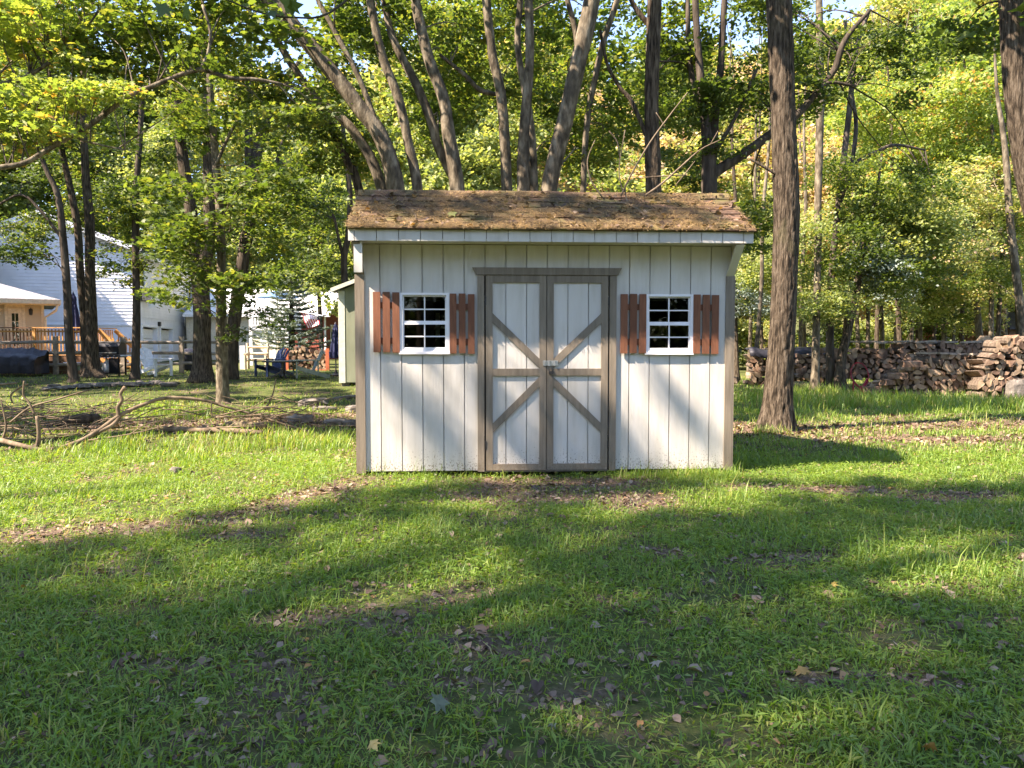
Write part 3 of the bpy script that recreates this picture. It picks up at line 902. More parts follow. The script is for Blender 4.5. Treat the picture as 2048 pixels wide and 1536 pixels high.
tree('t7', 'maple_tree', 'pale twin-stemmed maple rising at the middle of the ridge', [
    ([(1047, 388, 27), (1047, 287, 22), (1059, 123, 18), (1057, -10, 17), (1056, -50, 15)], 11.7, True, 12),
    ([(1068, 388, 18), (1061, 246, 15), (1036, 100, 13), (1041, -10, 12)], 12.0, True, 10)], BARK_GREY,
    [(1020, 30, 1200, 300, 13, 16, 10, 'm', .6, LEAF_GREEN)])
tree('t8', 'maple_tree', 'thick pale maple leaning right above the middle of the shed', [
    ([(1096, 390, 33), (1129, 246, 32), (1154, 135, 32), (1174, 49, 33), (1190, -30, 32)], 11.5, True, 14),
    ([(1158, 120, 12), (1150, 60, 11), (1132, -10, 10)], 11.7, False, 9)], BARK_GREY,
    [(1080, 200, 1220, 390, 13, 16, 8, 'm', .6, LEAF_GREEN)])
for key_, box_ in (('t4', (600, -30, 860, 200, 17, 22, 10, 'm', 1.0, LEAF_GREEN)), ('t6', (860, -30, 1080, 220, 17, 22, 10, 'm', 1.0, LEAF_GREEN)), ('t7', (1040, -40, 1240, 160, 17, 22, 9, 'm', 1.0, LEAF_GREEN))): fill(key_, [box_])
tree('t9', 'maple_tree', 'thin crooked stem just right of the thick right-leaning maple', [
    ([(1166, 390, 12), (1174, 246, 12), (1187, 172, 12), (1207, 82, 12), (1236, -5, 11)], 12.6, True, 10)], BARK_GREY,
    [(1150, 90, 1260, 330, 12.6, 14.5, 5, 'm', .5, LEAF_GREEN), (1170, 60, 1330, 340, 17, 20.5, 14, 'm', .85, LEAF_GREEN)])
# --- oaks behind the right half of the shed
tree('t10', 'oak_tree', 'straight furrowed brown trunk behind the right half of the roof', [
    ([(1307, 395, 31), (1303, 205, 28), (1306, 103, 27), (1309, 0, 28), (1310, -50, 27)], 12.0, True, 15),
    ([(1296, 280, 9), (1264, 205, 9), (1240, 175, 8), (1215, 130, 7), (1200, 60, 6)], 12.0, False, None),
    ([(1306, 60, 12), (1270, 15, 10), (1255, -20, 9)], 12.1, False, 9)], BARK_BROWN,
    [(1230, 60, 1420, 240, 12.6, 15, 5, 'm', .5, LEAF_DARK), (1310, -20, 1430, 130, 13, 16, 6, 'm', .6, LEAF_GREEN), (1280, 150, 1500, 330, 19, 21.5, 12, 'm', .85, LEAF_GREEN)], ridge=(60, .05, 13))
tree('t11', 'oak_tree', 'dark forked oak at the right end of the ridge with a long limb reaching right', [
    ([(1418, 395, 31), (1418, 330, 29), (1413, 270, 20), (1405, 200, 17), (1395, 80, 14), (1390, -20, 12)], 12.6, True, 11),
    ([(1424, 320, 20), (1430, 228, 17), (1440, 146, 14), (1449, 0, 12), (1450, -40, 12)], 12.8, False, 11),
    ([(1424, 350, 22), (1440, 338, 21), (1498, 300, 19), (1543, 267, 17), (1595, 228, 16), (1634, 185, 11), (1660, 165, 7), (1712, 173, 5)], (12.6, 13.2), False, None),
    ([(1634, 185, 10), (1668, 140, 13), (1690, 80, 11), (1740, 20, 7)], 13.2, False, None),
    ([(1433, 300, 9), (1471, 234, 7), (1495, 180, 7), (1514, 138, 5)], 12.5, False, None),
    ([(1412, 250, 12), (1380, 130, 11), (1375, 0, 9)], 13.0, False, 9)], BARK_DARK,
    [(1340, 110, 1560, 300, 12.5, 14.5, 13, 'm', .5, LEAF_DARK), (1580, 60, 1880, 250, 13, 15, 17, 'm', .5, LEAF_DARK), (1360, 300, 1420, 380, 14, 15, 3, 'm', .5, LEAF_DARK),
     (1380, -60, 1560, 80, 13, 15, 6, 'm', .5, LEAF_DARK), (1780, 320, 1860, 400, 13.5, 14, 2, 'm', .4, LEAF_DARK), (1400, 410, 1540, 520, 14, 17, 6, 'm', .55, LEAF_GREEN)])
tree('t12', 'oak_tree', 'big straight brown tree trunk standing on the lawn right of the shed', [
    ([(1547, 866, 64), (1552, 835, 55), (1558, 760, 51), (1566, 640, 49), (1572, 480, 48), (1573, 400, 49), (1567, 250, 47), (1558, 0, 47), (1555, -60, 45)], 11.35, True, 16),
    ([(1560, 352, 8), (1530, 335, 6), (1500, 318, 4)], 11.3, False, None)], BARK_BROWN,
    [(1300, -700, 1800, -430, 9.5, 13, 7, 'm', 1.1, LEAF_GREEN)], flare=[.42, .22, .12, .06, .03], ridge=(84, .055, 15))
tree('t13', 'oak_tree', 'pale brown trunk cut off by the right edge of the picture', [
    ([(2110, 560, 46), (2066, 400, 44), (2046, 290, 43), (2030, 160, 42), (2022, 0, 42), (2020, -60, 40)], 10.2, True, 14),
    ([(2050, 150, 12), (2090, 100, 12), (2150, 40, 10)], 10.2, False, None)], BARK_BROWN,
    [(1860, -260, 2200, -20, 9.5, 11.5, 7, 'm', .9, LEAF_GREEN), (1890, 30, 2010, 110, 11, 12, 3, 'm', .5, LEAF_DARK)], ridge=(72, .045, 13))
tree('t14', 'young_tree', 'tall thin pole-straight grey tree right of the big lawn trunk', [
    ([(1628, 786, 21), (1631, 740, 16), (1632, 680, 15), (1636, 500, 14), (1636, 400, 14), (1641, 180, 15), (1638, 0, 13), (1637, -40, 12)], 18.6, True, 14)], BARK_GREY,
    [(1600, 400, 1700, 640, 18, 19.5, 6, 's', .55, LEAF_PALE), (1560, -60, 1720, 60, 18, 19.5, 4, 'm', .8, LEAF_GREEN)], flare=[.9, .5, .2, .1])
tree('t15', 'young_tree', 'thin dark tree between the pole-straight grey tree and the stacked firewood', [
    ([(1661, 764, 17), (1660, 633, 14), (1664, 545, 13), (1680, 380, 12), (1698, 230, 11), (1712, 100, 10), (1738, 20, 8)], 19.6, True, 9),
    ([(1672, 430, 10), (1702, 330, 9), (1712, 250, 8), (1703, 180, 7), (1690, 40, 6)], 19.8, False, None),
    ([(1700, 330, 8), (1750, 305, 7), (1790, 290, 6), (1850, 300, 4)], 19.8, False, None)], BARK_DARK,
    [(1640, 320, 1880, 560, 18.5, 21, 15, 's', .7, LEAF_GREEN), (1690, 420, 1900, 600, 19, 21.5, 12, 's', .7, LEAF_PALE)])
tree('t16', 'young_tree', 'short leaning trunk in sunlight in front of the left end of the firewood', [
    ([(1676, 764, 24), (1683, 720, 19), (1695, 666, 16), (1713, 589, 13), (1722, 520, 11), (1740, 440, 8)], 19.4, True, 6)], BARK_BROWN,
    [(1700, 470, 1800, 590, 19, 21, 5, 's', .6, LEAF_BLUE)], flare=[.7, .5, .3])

# --- left of the shed
tree('l5', 'young_maple', 'slender lawn tree with bare straight trunk nearest the fallen branch', [
    ([(447, 808, 30), (445, 780, 26), (443, 674, 22), (442, 570, 19), (441, 444, 17), (430, 308, 15), (420, 171, 13), (424, 68, 11), (428, -30, 9)], 16.6, True, 10),
    ([(432, 330, 7), (470, 250, 6), (520, 200, 5), (570, 180, 4)], 16.5, False, None)], BARK_GREY,
    [(300, 200, 620, 400, 15.2, 17.2, 20, 'n', .95, LEAF_GREEN), (330, 380, 560, 590, 15.2, 17, 17, 'n', .9, LEAF_GREEN),
     (420, 590, 560, 690, 15.8, 17, 7, 'n', .6, LEAF_DARK), (300, 440, 420, 540, 15.5, 17, 6, 'n', .85, LEAF_GREEN), (300, -60, 560, 180, 15.5, 17.5, 9, 'n', 1.0, LEAF_GREEN)],
    flare=[.35, .2, .1])
tree('l4', 'oak_tree', 'stout two-stemmed tree behind the slender lawn tree', [
    ([(404, 760, 46), (404, 720, 37), (404, 674, 34), (402, 590, 33), (385, 450, 25), (369, 342, 22), (352, 205, 20), (342, 80, 18), (338, -30, 16)], 22.5, True, 16),
    ([(404, 560, 26), (418, 470, 24), (417, 342, 21), (416, 205, 20), (412, 120, 18), (400, 0, 14)], 22.3, False, 14)], BARK_BROWN,
    [(330, -60, 520, 130, 21, 24, 4, 'm', .9, LEAF_DARK), (300, 80, 480, 420, 22, 25, 7, 'm', .85, LEAF_DARK)])
tree('l6', 'oak_tree', 'dark tree leaning right and forking beside the slender lawn tree', [
    ([(459, 748, 34), (463, 710, 27), (465, 674, 25), (475, 596, 25), (486, 520, 25), (503, 410, 23), (513, 308, 21), (533, 239, 16), (564, 191, 13), (600, 120, 9)], 23.5, True, 10),
    ([(500, 380, 16), (497, 290, 15), (500, 160, 13), (497, 60, 11), (500, -30, 10)], 23.4, False, 13),
    ([(500, 455, 8), (535, 400, 8), (560, 300, 7), (585, 230, 5)], 23, False, None)], BARK_DARK,
    [(460, 180, 640, 420, 22.5, 25, 8, 'm', .8, LEAF_DARK), (470, 380, 600, 560, 22, 24, 8, 'm', .75, LEAF_GREEN)])
tree('l3', 'young_tree', 'thin dark straight tree beside the black barbecue', [
    ([(270, 757, 20), (271, 720, 16), (273, 627, 15), (272, 557, 14), (271, 440, 14), (273, 376, 12), (282, 239, 10), (289, 60, 8), (290, -30, 7)], 23.5, True, 13)], BARK_DARK,
    [(230, 60, 400, 330, 22.5, 24.5, 6, 'm', .8, LEAF_DARK), (230, 380, 350, 540, 22.5, 25, 9, 'm', .7, LEAF_GREEN), (200, 440, 300, 560, 24, 26, 4, 'm', .6, LEAF_GREEN)])
tree('l2', 'oak_tree', 'sturdy pair of dark trunks with a flared base beside the folded patio umbrella', [
    ([(187, 752, 48), (185, 735, 30), (184, 700, 24), (183, 651, 22), (180, 534, 19), (179, 440, 18), (171, 342, 15), (166, 200, 12), (168, 60, 10)], 24.5, True, 14),
    ([(176, 745, 20), (170, 680, 16), (167, 620, 15), (160, 540, 15), (156, 463, 14), (144, 393, 13), (128, 320, 11), (110, 220, 9)], 24.8, True, 11)], BARK_BROWN,
    [(60, 60, 260, 360, 24, 27, 8, 'm', .9, LEAF_DARK), (150, 360, 260, 500, 25, 27, 6, 'm', .7, LEAF_GREEN), (-30, 410, 260, 480, 25.5, 28, 7, 'm', .75, LEAF_GREEN)], flare=[.9, .6, .3, .1])
tree('l1', 'young_tree', 'slim grey trunk at the left, nearest the wooden deck', [
    ([(148, 766, 22), (145, 740, 18), (138, 674, 16), (134, 581, 15), (127, 487, 14), (116, 393, 12), (92, 338, 9), (60, 250, 7)], 22.3, True, 9),
    ([(126, 480, 6), (80, 420, 6), (40, 390, 5), (-20, 420, 4)], 22.3, False, None)], BARK_DARK,
    [(-60, 400, 90, 520, 21.5, 23.5, 8, 'm', .75, LEAF_DARK), (-60, 150, 130, 380, 22, 25, 6, 'm', .9, LEAF_DARK)])
tree('l7', 'young_tree', 'small dark forked tree behind the green shed', [
    ([(690, 575, 14), (688, 518, 13), (697, 466, 12), (700, 390, 11), (690, 300, 9), (680, 180, 7)], 24, True, 9),
    ([(687, 520, 7), (676, 470, 6), (666, 430, 5), (640, 390, 4)], 24, False, None)], BARK_DARK,
    [(580, 330, 720, 470, 24, 27, 8, 'm', .7, LEAF_GREEN), (640, 420, 720, 560, 25.5, 28, 5, 'm', .7, LEAF_GREEN)])
# --- the near maple whose limb crosses the upper left, its trunk just outside the picture
tree('near', 'maple_tree', 'maple reaching in from the left edge with a long bare limb and sunny leaves', [
    ([(-330, 700, 60), (-300, 400, 52), (-270, 100, 46), (-250, -200, 40)], 9.0, True, 11),
    ([(-290, 380, 22), (-120, 350, 17), (0, 335, 11), (51, 325, 10), (99, 297, 10), (185, 246, 10), (260, 191, 9.5), (301, 174, 9), (369, 147, 9), (407, 140, 9), (461, 156, 8), (513, 159, 7), (564, 168, 5)], (9.0, 9.6), False, None),
    ([(402, 140, 8), (418, 100, 7), (420, 60, 6), (405, 10, 5)], 9.45, False, None),
    ([(-290, 250, 16), (-100, 190, 10), (60, 150, 8), (170, 60, 5)], (9.0, 9.8), False, None),
    ([(99, 297, 6), (130, 270, 5), (180, 285, 4), (250, 300, 3)], 9.2, False, None)], BARK_GREY,
    [(-60, -40, 190, 120, 9.2, 11, 26, 'n', .62, LEAF_BRIGHT), (-60, 110, 130, 260, 9, 10.6, 20, 'n', .6, LEAF_BRIGHT), (60, 170, 260, 290, 9, 9.8, 10, 'n', .48, LEAF_BRIGHT),
     (140, -40, 330, 180, 9.4, 11, 20, 'n', .6, LEAF_GREEN), (300, -40, 480, 120, 9.2, 10.6, 10, 'n', .55, LEAF_GREEN), (-60, 230, 60, 330, 9, 10, 6, 'n', .5, LEAF_BRIGHT),
     (520, 160, 660, 260, 9.6, 10.4, 5, 'n', .5, LEAF_GREEN), (350, 160, 440, 230, 9.2, 9.8, 3, 'n', .45, LEAF_GREEN)])

# --- right-hand middle distance: sunny saplings, thin trunks and shrubs
def pole(px, d, wpx, top, lean, label, bark, fol=(), group=None):
    y0 = 687 + (EYE - float(gz(0, d))) * ppm(d)
    pts = [(px, y0, wpx * 1.25), (px + lean * .15, y0 - 60, wpx), (px + lean * .5, y0 - 200, wpx * .92), (px + lean * .7 + random.uniform(-6, 6), y0 - 330, wpx * .85), (px + lean, y0 - 480, wpx * .65), (px + lean * 1.3 + random.uniform(-8, 8), y0 - 600, wpx * .38), (px + lean * 1.5 + random.uniform(-14, 14), y0 - 730, wpx * .15)]
    return tree('pole%d' % px, 'young_tree', label, [(pts, d, True, top)], bark, fol, group, seg=8)

gp = 'thin trunks in the woods behind the firewood'
poles = [(1474, 27, 9, -10), (1498, 31, 8, 14), (1508, 24, 9, 30), (1524, 34, 7, -5), (1600, 30, 9, 8), (1611, 36, 7, -12), (1690, 33, 8, 10), (1718, 30, 9, -14), (1735, 36, 8, 4), (1752, 29, 10, 9),
         (1766, 34, 9, -8), (1789, 31, 8, 12), (1803, 27, 11, -20), (1822, 33, 9, 5), (1842, 30, 8, -6), (1866, 35, 8, 14), (1890, 29, 10, -10), (1906, 36, 7, 6), (1922, 32, 9, 8), (1966, 26, 14, -32), (1981, 25, 10, 4),
         (1992, 25.5, 9, 18), (2012, 30, 9, -8), (2062, 22, 17, -52), (2040, 27, 11, -12), (1456, 34, 9, 6), (2085, 26, 12, 10), (2130, 28, 12, -10)]
sidew = {1474: 'nearest the shed corner', 1966: 'leaning left above the right firewood stack', 2062: 'pale and thick, leaning left at the right edge'}
for i, (px, d, w, ln) in enumerate(poles):
    zone = 'between the shed and the big lawn trunk' if px < 1560 else 'just right of the big lawn trunk' if px < 1650 else 'above the left end of the long firewood stack' if px < 1760 else 'above the middle of the firewood' if px < 1900 else 'above the right end of the firewood'
    lean_ = 'leaning left' if ln < -6 else 'leaning right' if ln > 6 else 'upright'
    lab = 'pale slender trunk %s' % sidew[px] if px in sidew else 'slender %s trunk in the woods %s' % (lean_, zone.replace('the long firewood stack', 'the firewood'))
    t = pole(px, d, w, 9, ln, lab, BARK_GREY if i % 3 else BARK_BROWN, [], None if px in sidew else gp)
    t['px'] = px
fill('pole1966', [(1840, 400, 2060, 600, 24, 27, 9, 's', .8, LEAF_YELLOW)])
fill('pole2062', [(1900, 330, 2100, 520, 21.5, 24, 8, 's', .75, LEAF_YELLOW), (1980, 480, 2100, 600, 22, 24, 3, 's', .6, LEAF_GREEN)])
fill('pole1890', [(1740, 90, 2060, 420, 28, 33, 40, 's', 1.1, LEAF_BRIGHT), (1720, 150, 2060, 480, 23, 26, 26, 's', .9, LEAF_BRIGHT), (1800, 560, 1900, 620, 27, 30, 4, 's', .7, LEAF_PALE)])
fill('pole1803', [(1780, 440, 1880, 580, 25, 28, 7, 's', .8, LEAF_BLUE), (1840, 540, 1960, 640, 26, 29, 7, 's', .7, LEAF_GREEN)])
fill('pole1508', [(1460, 440, 1560, 620, 25, 30, 12, 's', .75, LEAF_PALE)])
fill('pole1600', [(1590, 420, 1700, 600, 29, 33, 10, 's', .8, LEAF_YELLOW)])
fill('pole1690', [(1560, 520, 1720, 640, 30, 34, 8, 's', .7, LEAF_GREEN), (1700, 330, 1900, 520, 30, 34, 12, 's', 1.0, LEAF_PALE)])
fill('pole2012', [(1880, 20, 2120, 330, 24, 29, 26, 's', 1.1, LEAF_BRIGHT), (1930, 580, 2060, 650, 28, 31, 6, 's', .7, LEAF_YELLOW)])
fill('pole1474', [(1440, 530, 1540, 640, 26, 30, 6, 's', .7, LEAF_BLUE)])

# --- far crowns
def far_tree(px, d, top, half, m, lab, grp, low=520, n=None, wpx=10):
    base = P(px, 687, d); base.z = float(gz(base.x, base.y)) - .1
    root = empty('tall_tree', base, 0, lab, 'tree', grp)
    H_ = P(px, top, d).z - base.z
    zl = max(.8, P(px, low, d).z - base.z)
    lean = random.uniform(-.6, .6)
    pts = smooth_path([(0, 0, 0, wpx / ppm(d) / 2), (lean * .3, 0, H_ * .3, wpx / ppm(d) / 2.3), (lean, .2, H_ * .65, wpx / ppm(d) / 4), (lean * 1.2, .2, H_ * .93, .03)], 4)
    mb = MB(); mb.tube([Vector(p[:3]) for p in pts], list(pts[:, 3]), 7, .06)
    mb.build('trunk', BARK_GREY if random.random() < .5 else BARK_DARK, root, smooth=True)
    n = n or int((H_ - zl) * half * (.62 if px > 700 else .40))
    s = .85 + .018 * (d - 30)
    for i in range(n):
        u = (i + random.random()) / n
        z = zl + (H_ - zl) * u
        w = half * (math.sin(math.pi * min(1, (.16 + .84 * u))) ** .6) * (.55 + .45 * random.random())
        a = random.uniform(0, 6.283)
        add_cluster(root, base + Vector((w * math.cos(a), w * math.sin(a) * .8, z - .8)), 'f', s, m)
    return root

def top_line(px):
    pts = [(-300, -60), (180, 0), (240, 150), (330, 170), (420, 60), (500, 120), (540, 230), (610, 220), (690, 190), (760, 60), (900, 30), (1100, 60), (1180, 90), (1220, 125), (1290, 120), (1340, 60), (1420, 70), (1450, 90), (1530, 80), (1570, 20), (1720, 20), (1780, -60), (2400, -80)]
    for (a, ya), (b, yb) in zip(pts[:-1], pts[1:]):
        if px <= b: return ya + (yb - ya) * (px - a) / (b - a)
    return -80
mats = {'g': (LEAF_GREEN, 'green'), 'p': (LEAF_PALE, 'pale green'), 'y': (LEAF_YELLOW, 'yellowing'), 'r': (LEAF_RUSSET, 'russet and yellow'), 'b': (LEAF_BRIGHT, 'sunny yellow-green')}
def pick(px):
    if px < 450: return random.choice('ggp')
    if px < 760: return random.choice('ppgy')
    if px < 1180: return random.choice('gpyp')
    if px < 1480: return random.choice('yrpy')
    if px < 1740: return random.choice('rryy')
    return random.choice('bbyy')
for (d, x0, x1, sp, low, toff, half) in ((36, 1230, 2250, 3.7, 560, 170, 2.3), (46, 470, 2250, 4.4, 575, 110, 2.8), (60, -200, 2250, 5.6, 600, 25, 3.4), (78, -200, 2250, 6.8, 560, -10, 4.2)):
    px = x0
    while px < x1:
        dd = d + random.uniform(-3, 3)
        q = px + random.uniform(-40, 40)
        if not (d < 56 and q < 760 and q < 640):
            k = pick(q)
            tp = top_line(q) + toff + random.uniform(-20, 60)
            where = 'behind the houses' if q < 690 else 'behind the shed' if q < 1470 else 'behind the firewood'
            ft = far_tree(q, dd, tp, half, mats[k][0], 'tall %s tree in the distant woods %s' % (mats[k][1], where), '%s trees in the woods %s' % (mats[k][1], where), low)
            ft['px'] = q
        px += sp * F / d
ORD = ['leftmost', 'second from left', 'third from left', 'fourth from left', 'fifth from left', 'sixth from left', 'seventh from left', 'eighth from left', 'ninth from left', 'tenth from left',
       'eleventh from left', 'twelfth from left', 'thirteenth from left', 'fourteenth from left', 'fifteenth from left', 'sixteenth from left', 'seventeenth from left', 'eighteenth from left', 'nineteenth from left', 'twentieth from left']
def order_labels():
    same = {}
    for o in COL.objects:
        if 'px' in o: same.setdefault(o['label'], []).append(o)
    for lab, os_ in same.items():
        os_.sort(key=lambda o: o['px'])
        for k, o in enumerate(os_):
            if len(os_) > 1: o['label'] = '%s, %s' % (lab.replace(' in the woods', '').replace('in the distant woods', 'in the woods'), ORD[min(k, 19)] if k < len(os_) - 1 else 'rightmost')
            del o['px']


order_labels()

# low bushes filling the woods' floor, and the woods on the other sides of the clearing
def bush(px, d, w, h, m, lab, grp, kind='f'):
    base = P(px, 687, d); base.z = float(gz(base.x, base.y))
    root = empty('bush', base, 0, lab, 'bush', grp)
    mb = MB()
    for k in range(5):
        mb.tube([(random.uniform(-.1, .1), random.uniform(-.1, .1), -.05), (random.uniform(-w, w) * .4, random.uniform(-.4, .4), h * .5), (random.uniform(-w, w) * .8, random.uniform(-.6, .6), h * .9)], [.03, .02, .006], 5)
    mb.build('stem', BARK_DARK, root)
    root['px'] = px
    for k in range(max(4, int(w * h * 1.3))):
        add_cluster(root, base + Vector((random.uniform(-w, w), random.uniform(-.8, .8), random.uniform(.25, h))), kind, .62, m)
bm = [(LEAF_GREEN, 'green'), (LEAF_PALE, 'pale green'), (LEAF_YELLOW, 'yellowing'), (LEAF_DARK, 'dark green')]
for i, px in enumerate(range(1180, 2240, 62)):
    m, nm = bm[i % 4]
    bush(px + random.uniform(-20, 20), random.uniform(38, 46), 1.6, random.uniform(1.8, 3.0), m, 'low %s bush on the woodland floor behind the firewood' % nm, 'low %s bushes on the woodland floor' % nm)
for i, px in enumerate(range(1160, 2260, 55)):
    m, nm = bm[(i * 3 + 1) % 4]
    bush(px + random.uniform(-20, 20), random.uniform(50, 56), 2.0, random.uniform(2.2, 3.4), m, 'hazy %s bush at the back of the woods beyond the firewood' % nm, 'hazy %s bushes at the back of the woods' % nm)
for i, px in enumerate((430, 480, 530, 590, 640, 690, 730)):
    m, nm = bm[1 + i % 2]
    bush(px, random.uniform(60, 66), 2.2, random.uniform(4, 6), m, 'broad %s bush behind the pale roofed house' % nm, 'broad %s bushes behind the pale roofed house' % nm)
order_labels()
def ring_tree(x, y, H_, m):
    base = Vector((x, y, float(gz(x, y))))
    root = empty('tall_tree', base, 0, 'tall tree of the woods around the clearing, outside the picture', 'tree', 'woods outside the picture')
    mb = MB(); mb.tube([(0, 0, 0), (.2, .1, H_ * .5), (.1, .2, H_ * .9)], [.2, .14, .03], 7, .06); mb.build('trunk', BARK_GREY, root, smooth=True)
    for i in range(22):
        u = (i + random.random()) / 22; a = random.uniform(0, 6.283); w = 3.4 * math.sin(math.pi * (.12 + .86 * u)) ** .6
        add_cluster(root, base + Vector((w * math.cos(a), w * math.sin(a), .8 + (H_ - 1) * u)), 'f', 1.15, m)
for k in range(24):
    a = R(186 + k * 7.6)
    r_ = 27 + (k % 3) * 4
    ring_tree(r_ * 1.15 * math.cos(a), r_ * .95 * math.sin(a) + 2, random.uniform(11, 14), LEAF_GREEN if k % 3 else LEAF_DARK)
for (x, y, H_) in ((-33, 31, 13), (-37, 35, 15), (-31, 26, 11), (-24, 20, 12), (-29, 18, 12), (-30, 36.3, 12), (-31.5, 38.5, 12)): ring_tree(x, y, H_, LEAF_GREEN)

# ------------------------------------------------------------------ trees outside the picture, left of and behind the camera: they shade the lawn
def poly_w(pts): return [tuple(G(*p)[:2]) for p in pts]
LIT = [poly_w(q) for q in (
    [(-400, 860), (720, 850), (712, 955), (520, 1005), (330, 1055), (120, 1080), (0, 1110), (-400, 1150)],
    [(90, 1150), (330, 1165), (520, 1150), (470, 1215), (260, 1200), (80, 1185)],
    [(450, 1120), (720, 1090), (720, 1180), (600, 1260), (540, 1225), (470, 1190)],
    [(690, 1050), (930, 1060), (900, 1130), (1030, 1160), (1020, 1270), (920, 1290), (880, 1220), (700, 1180)],
    [(1070, 1160), (1140, 1165), (1130, 1200), (1070, 1195)],
    [(1440, 700), (2400, 700), (2400, 930), (2050, 945), (1930, 985), (1850, 970), (1800, 940), (1440, 940)],
    [(1560, 1115), (1700, 1120), (1720, 1185), (1600, 1170)], [(1830, 1175), (1900, 1170), (1900, 1200), (1830, 1195)],
    [(1400, 985), (1490, 985), (1490, 1015), (1400, 1015)], [(1180, 995), (1310, 995), (1310, 1025), (1180, 1025)], [(1920, 1080), (2060, 1070), (2060, 1170), (1930, 1150)],
    [(1580, 1350), (1740, 1345), (1740, 1385), (1580, 1385)], [(720, 950), (830, 950), (830, 975), (720, 975)], [(960, 1225), (1000, 1230), (1000, 1250), (960, 1250)])]
def inside(p, poly):
    x, y = p; c = False
    for i in range(len(poly)):
        x0, y0 = poly[i]; x1, y1 = poly[i - 1]
        if (y0 > y) != (y1 > y) and x < (x1 - x0) * (y - y0) / (y1 - y0) + x0: c = not c
    return c
def light_room(p, r):
    """does a disc of radius r at this lawn point cover ground that the photograph shows in sun?"""
    for k in range(9):
        q = (p[0] + (r * math.cos(k * .785) if k < 8 else 0), p[1] + (r * math.sin(k * .785) if k < 8 else 0))
        if any(inside(q, poly) for poly in LIT): return True
    return False
def falls_on_shed(c):
    for k in range(30):
        z = 3.0 - k * .1
        t = c.z - z
        x, y = c.x + LX * t, c.y + LY * t
        if -1.75 < x < 2.6 and 7.2 < y < 8.2 and z < 2.95: return z
    return None
def hits_near_limb(c):
    for k in range(12):
        z = 2.6 + k * .3
        t = c.z - z
        if t < 0: break
        x, y = c.x + LX * t, c.y + LY * t
        if -7.6 < x < -3.2 and 8.4 < y < 11.2: return True
    return False
def seen(c, r):
    q = project(c)
    return q is not None and -60 - r * F / c.y < q[0] < 2108 + r * F / c.y and q[1] > -60 - r * F / c.y

shade_roots = []
for (x, y, h, w) in ((-14.5, -4.5, 18, .34), (-10.5, -8.5, 19, .4), (-6.2, -9.5, 18, .33), (-17.5, -.5, 18, .36), (-1.0, -8.5, 17, .33), (-11.0, -2.0, 17, .28), (-15.5, 5.0, 16, .3), (-15.5, 10, 13, .3), (-18.5, 15, 13, .32)):
    root = empty('maple_tree', (x, y, float(gz(x, y)) - .05), 0, 'tall maple beside the camera, outside the picture, shading the lawn', 'tree', 'maples shading the lawn')
    pts = smooth_path([(0, 0, 0, w), (.1, .1, 2, w * .8), (random.uniform(-.5, .5), .3, h * .55, w * .6), (random.uniform(-1, 1), .6, h, .05)], 5)
    mb = MB(); mb.tube([Vector(p[:3]) for p in pts], list(pts[:, 3]), 12, .06, flare=[.5, .3, .1]); mb.build('trunk', BARK_GREY, root, smooth=True)
    shade_roots.append((root, pts))
shade_twigs = {id(r[0]): MB() for r in shade_roots}
def shade(gx, gy, h, kind, sc, gz_=0.0, force=False):
    c = Vector((gx - LX * (h - gz_), gy - LY * (h - gz_), h))
    rad = KIND[kind][1] * sc
    if seen(c, rad) or hits_near_limb(c): return False
    root, pts = min(shade_roots, key=lambda r: (r[0].location.xy - c.xy).length)
    add_cluster(root, c, kind, sc, LEAF_GREEN)
    b = Vector(pts[len(pts) // 2 + 3][:3])
    l = c - root.location
    mid = b.lerp(l, .5) + Vector((0, 0, .4))
    pa = smooth_path([b, mid, l], 4)
    shade_twigs[id(root)].tube([Vector(p) for p in pa], list(np.linspace(.022, .006, len(pa))), 5)
    return True
nshade = 0
gy = 1.4
while gy < 9.0:
    gx = -6.5
    while gx < 7.5:
        for lay in range(1):
            x, y = gx + random.uniform(-.3, .3), gy + random.uniform(-.3, .3)
            h = random.uniform(11, 17)
            c = Vector((x - LX * h, y - LY * h, h))
            if light_room((x, y), .72): continue
            if falls_on_shed(c) is not None: continue
            nshade += shade(x, y, h, 'm', .82)
        gx += .74
    gy += .72
for (x0, y0, x1, y1, n) in ((-60, 745, 690, 782, 40), (-60, 822, 700, 868, 22), (380, 745, 720, 800, 12)):
    for k in range(n):
        q = G(random.uniform(x0, x1), random.uniform(y0, y1))
        for h in (8, 10, 12.5):
            if shade(q.x, q.y, h, 'm', .95): break
# finer sprays where sun and shade meet
gy = 1.5
while gy < 7.2:
    gx = -6.5
    while gx < 7.0:
        x, y = gx + random.uniform(-.15, .15), gy + random.uniform(-.15, .15)
        gx += .42
        h = random.uniform(10, 15)
        if light_room((x, y), .25) or not light_room((x, y), .74): continue
        if falls_on_shed(Vector((x - LX * h, y - LY * h, h))) is not None: continue
        shade(x, y, h, 'm', .42)
    gy += .42
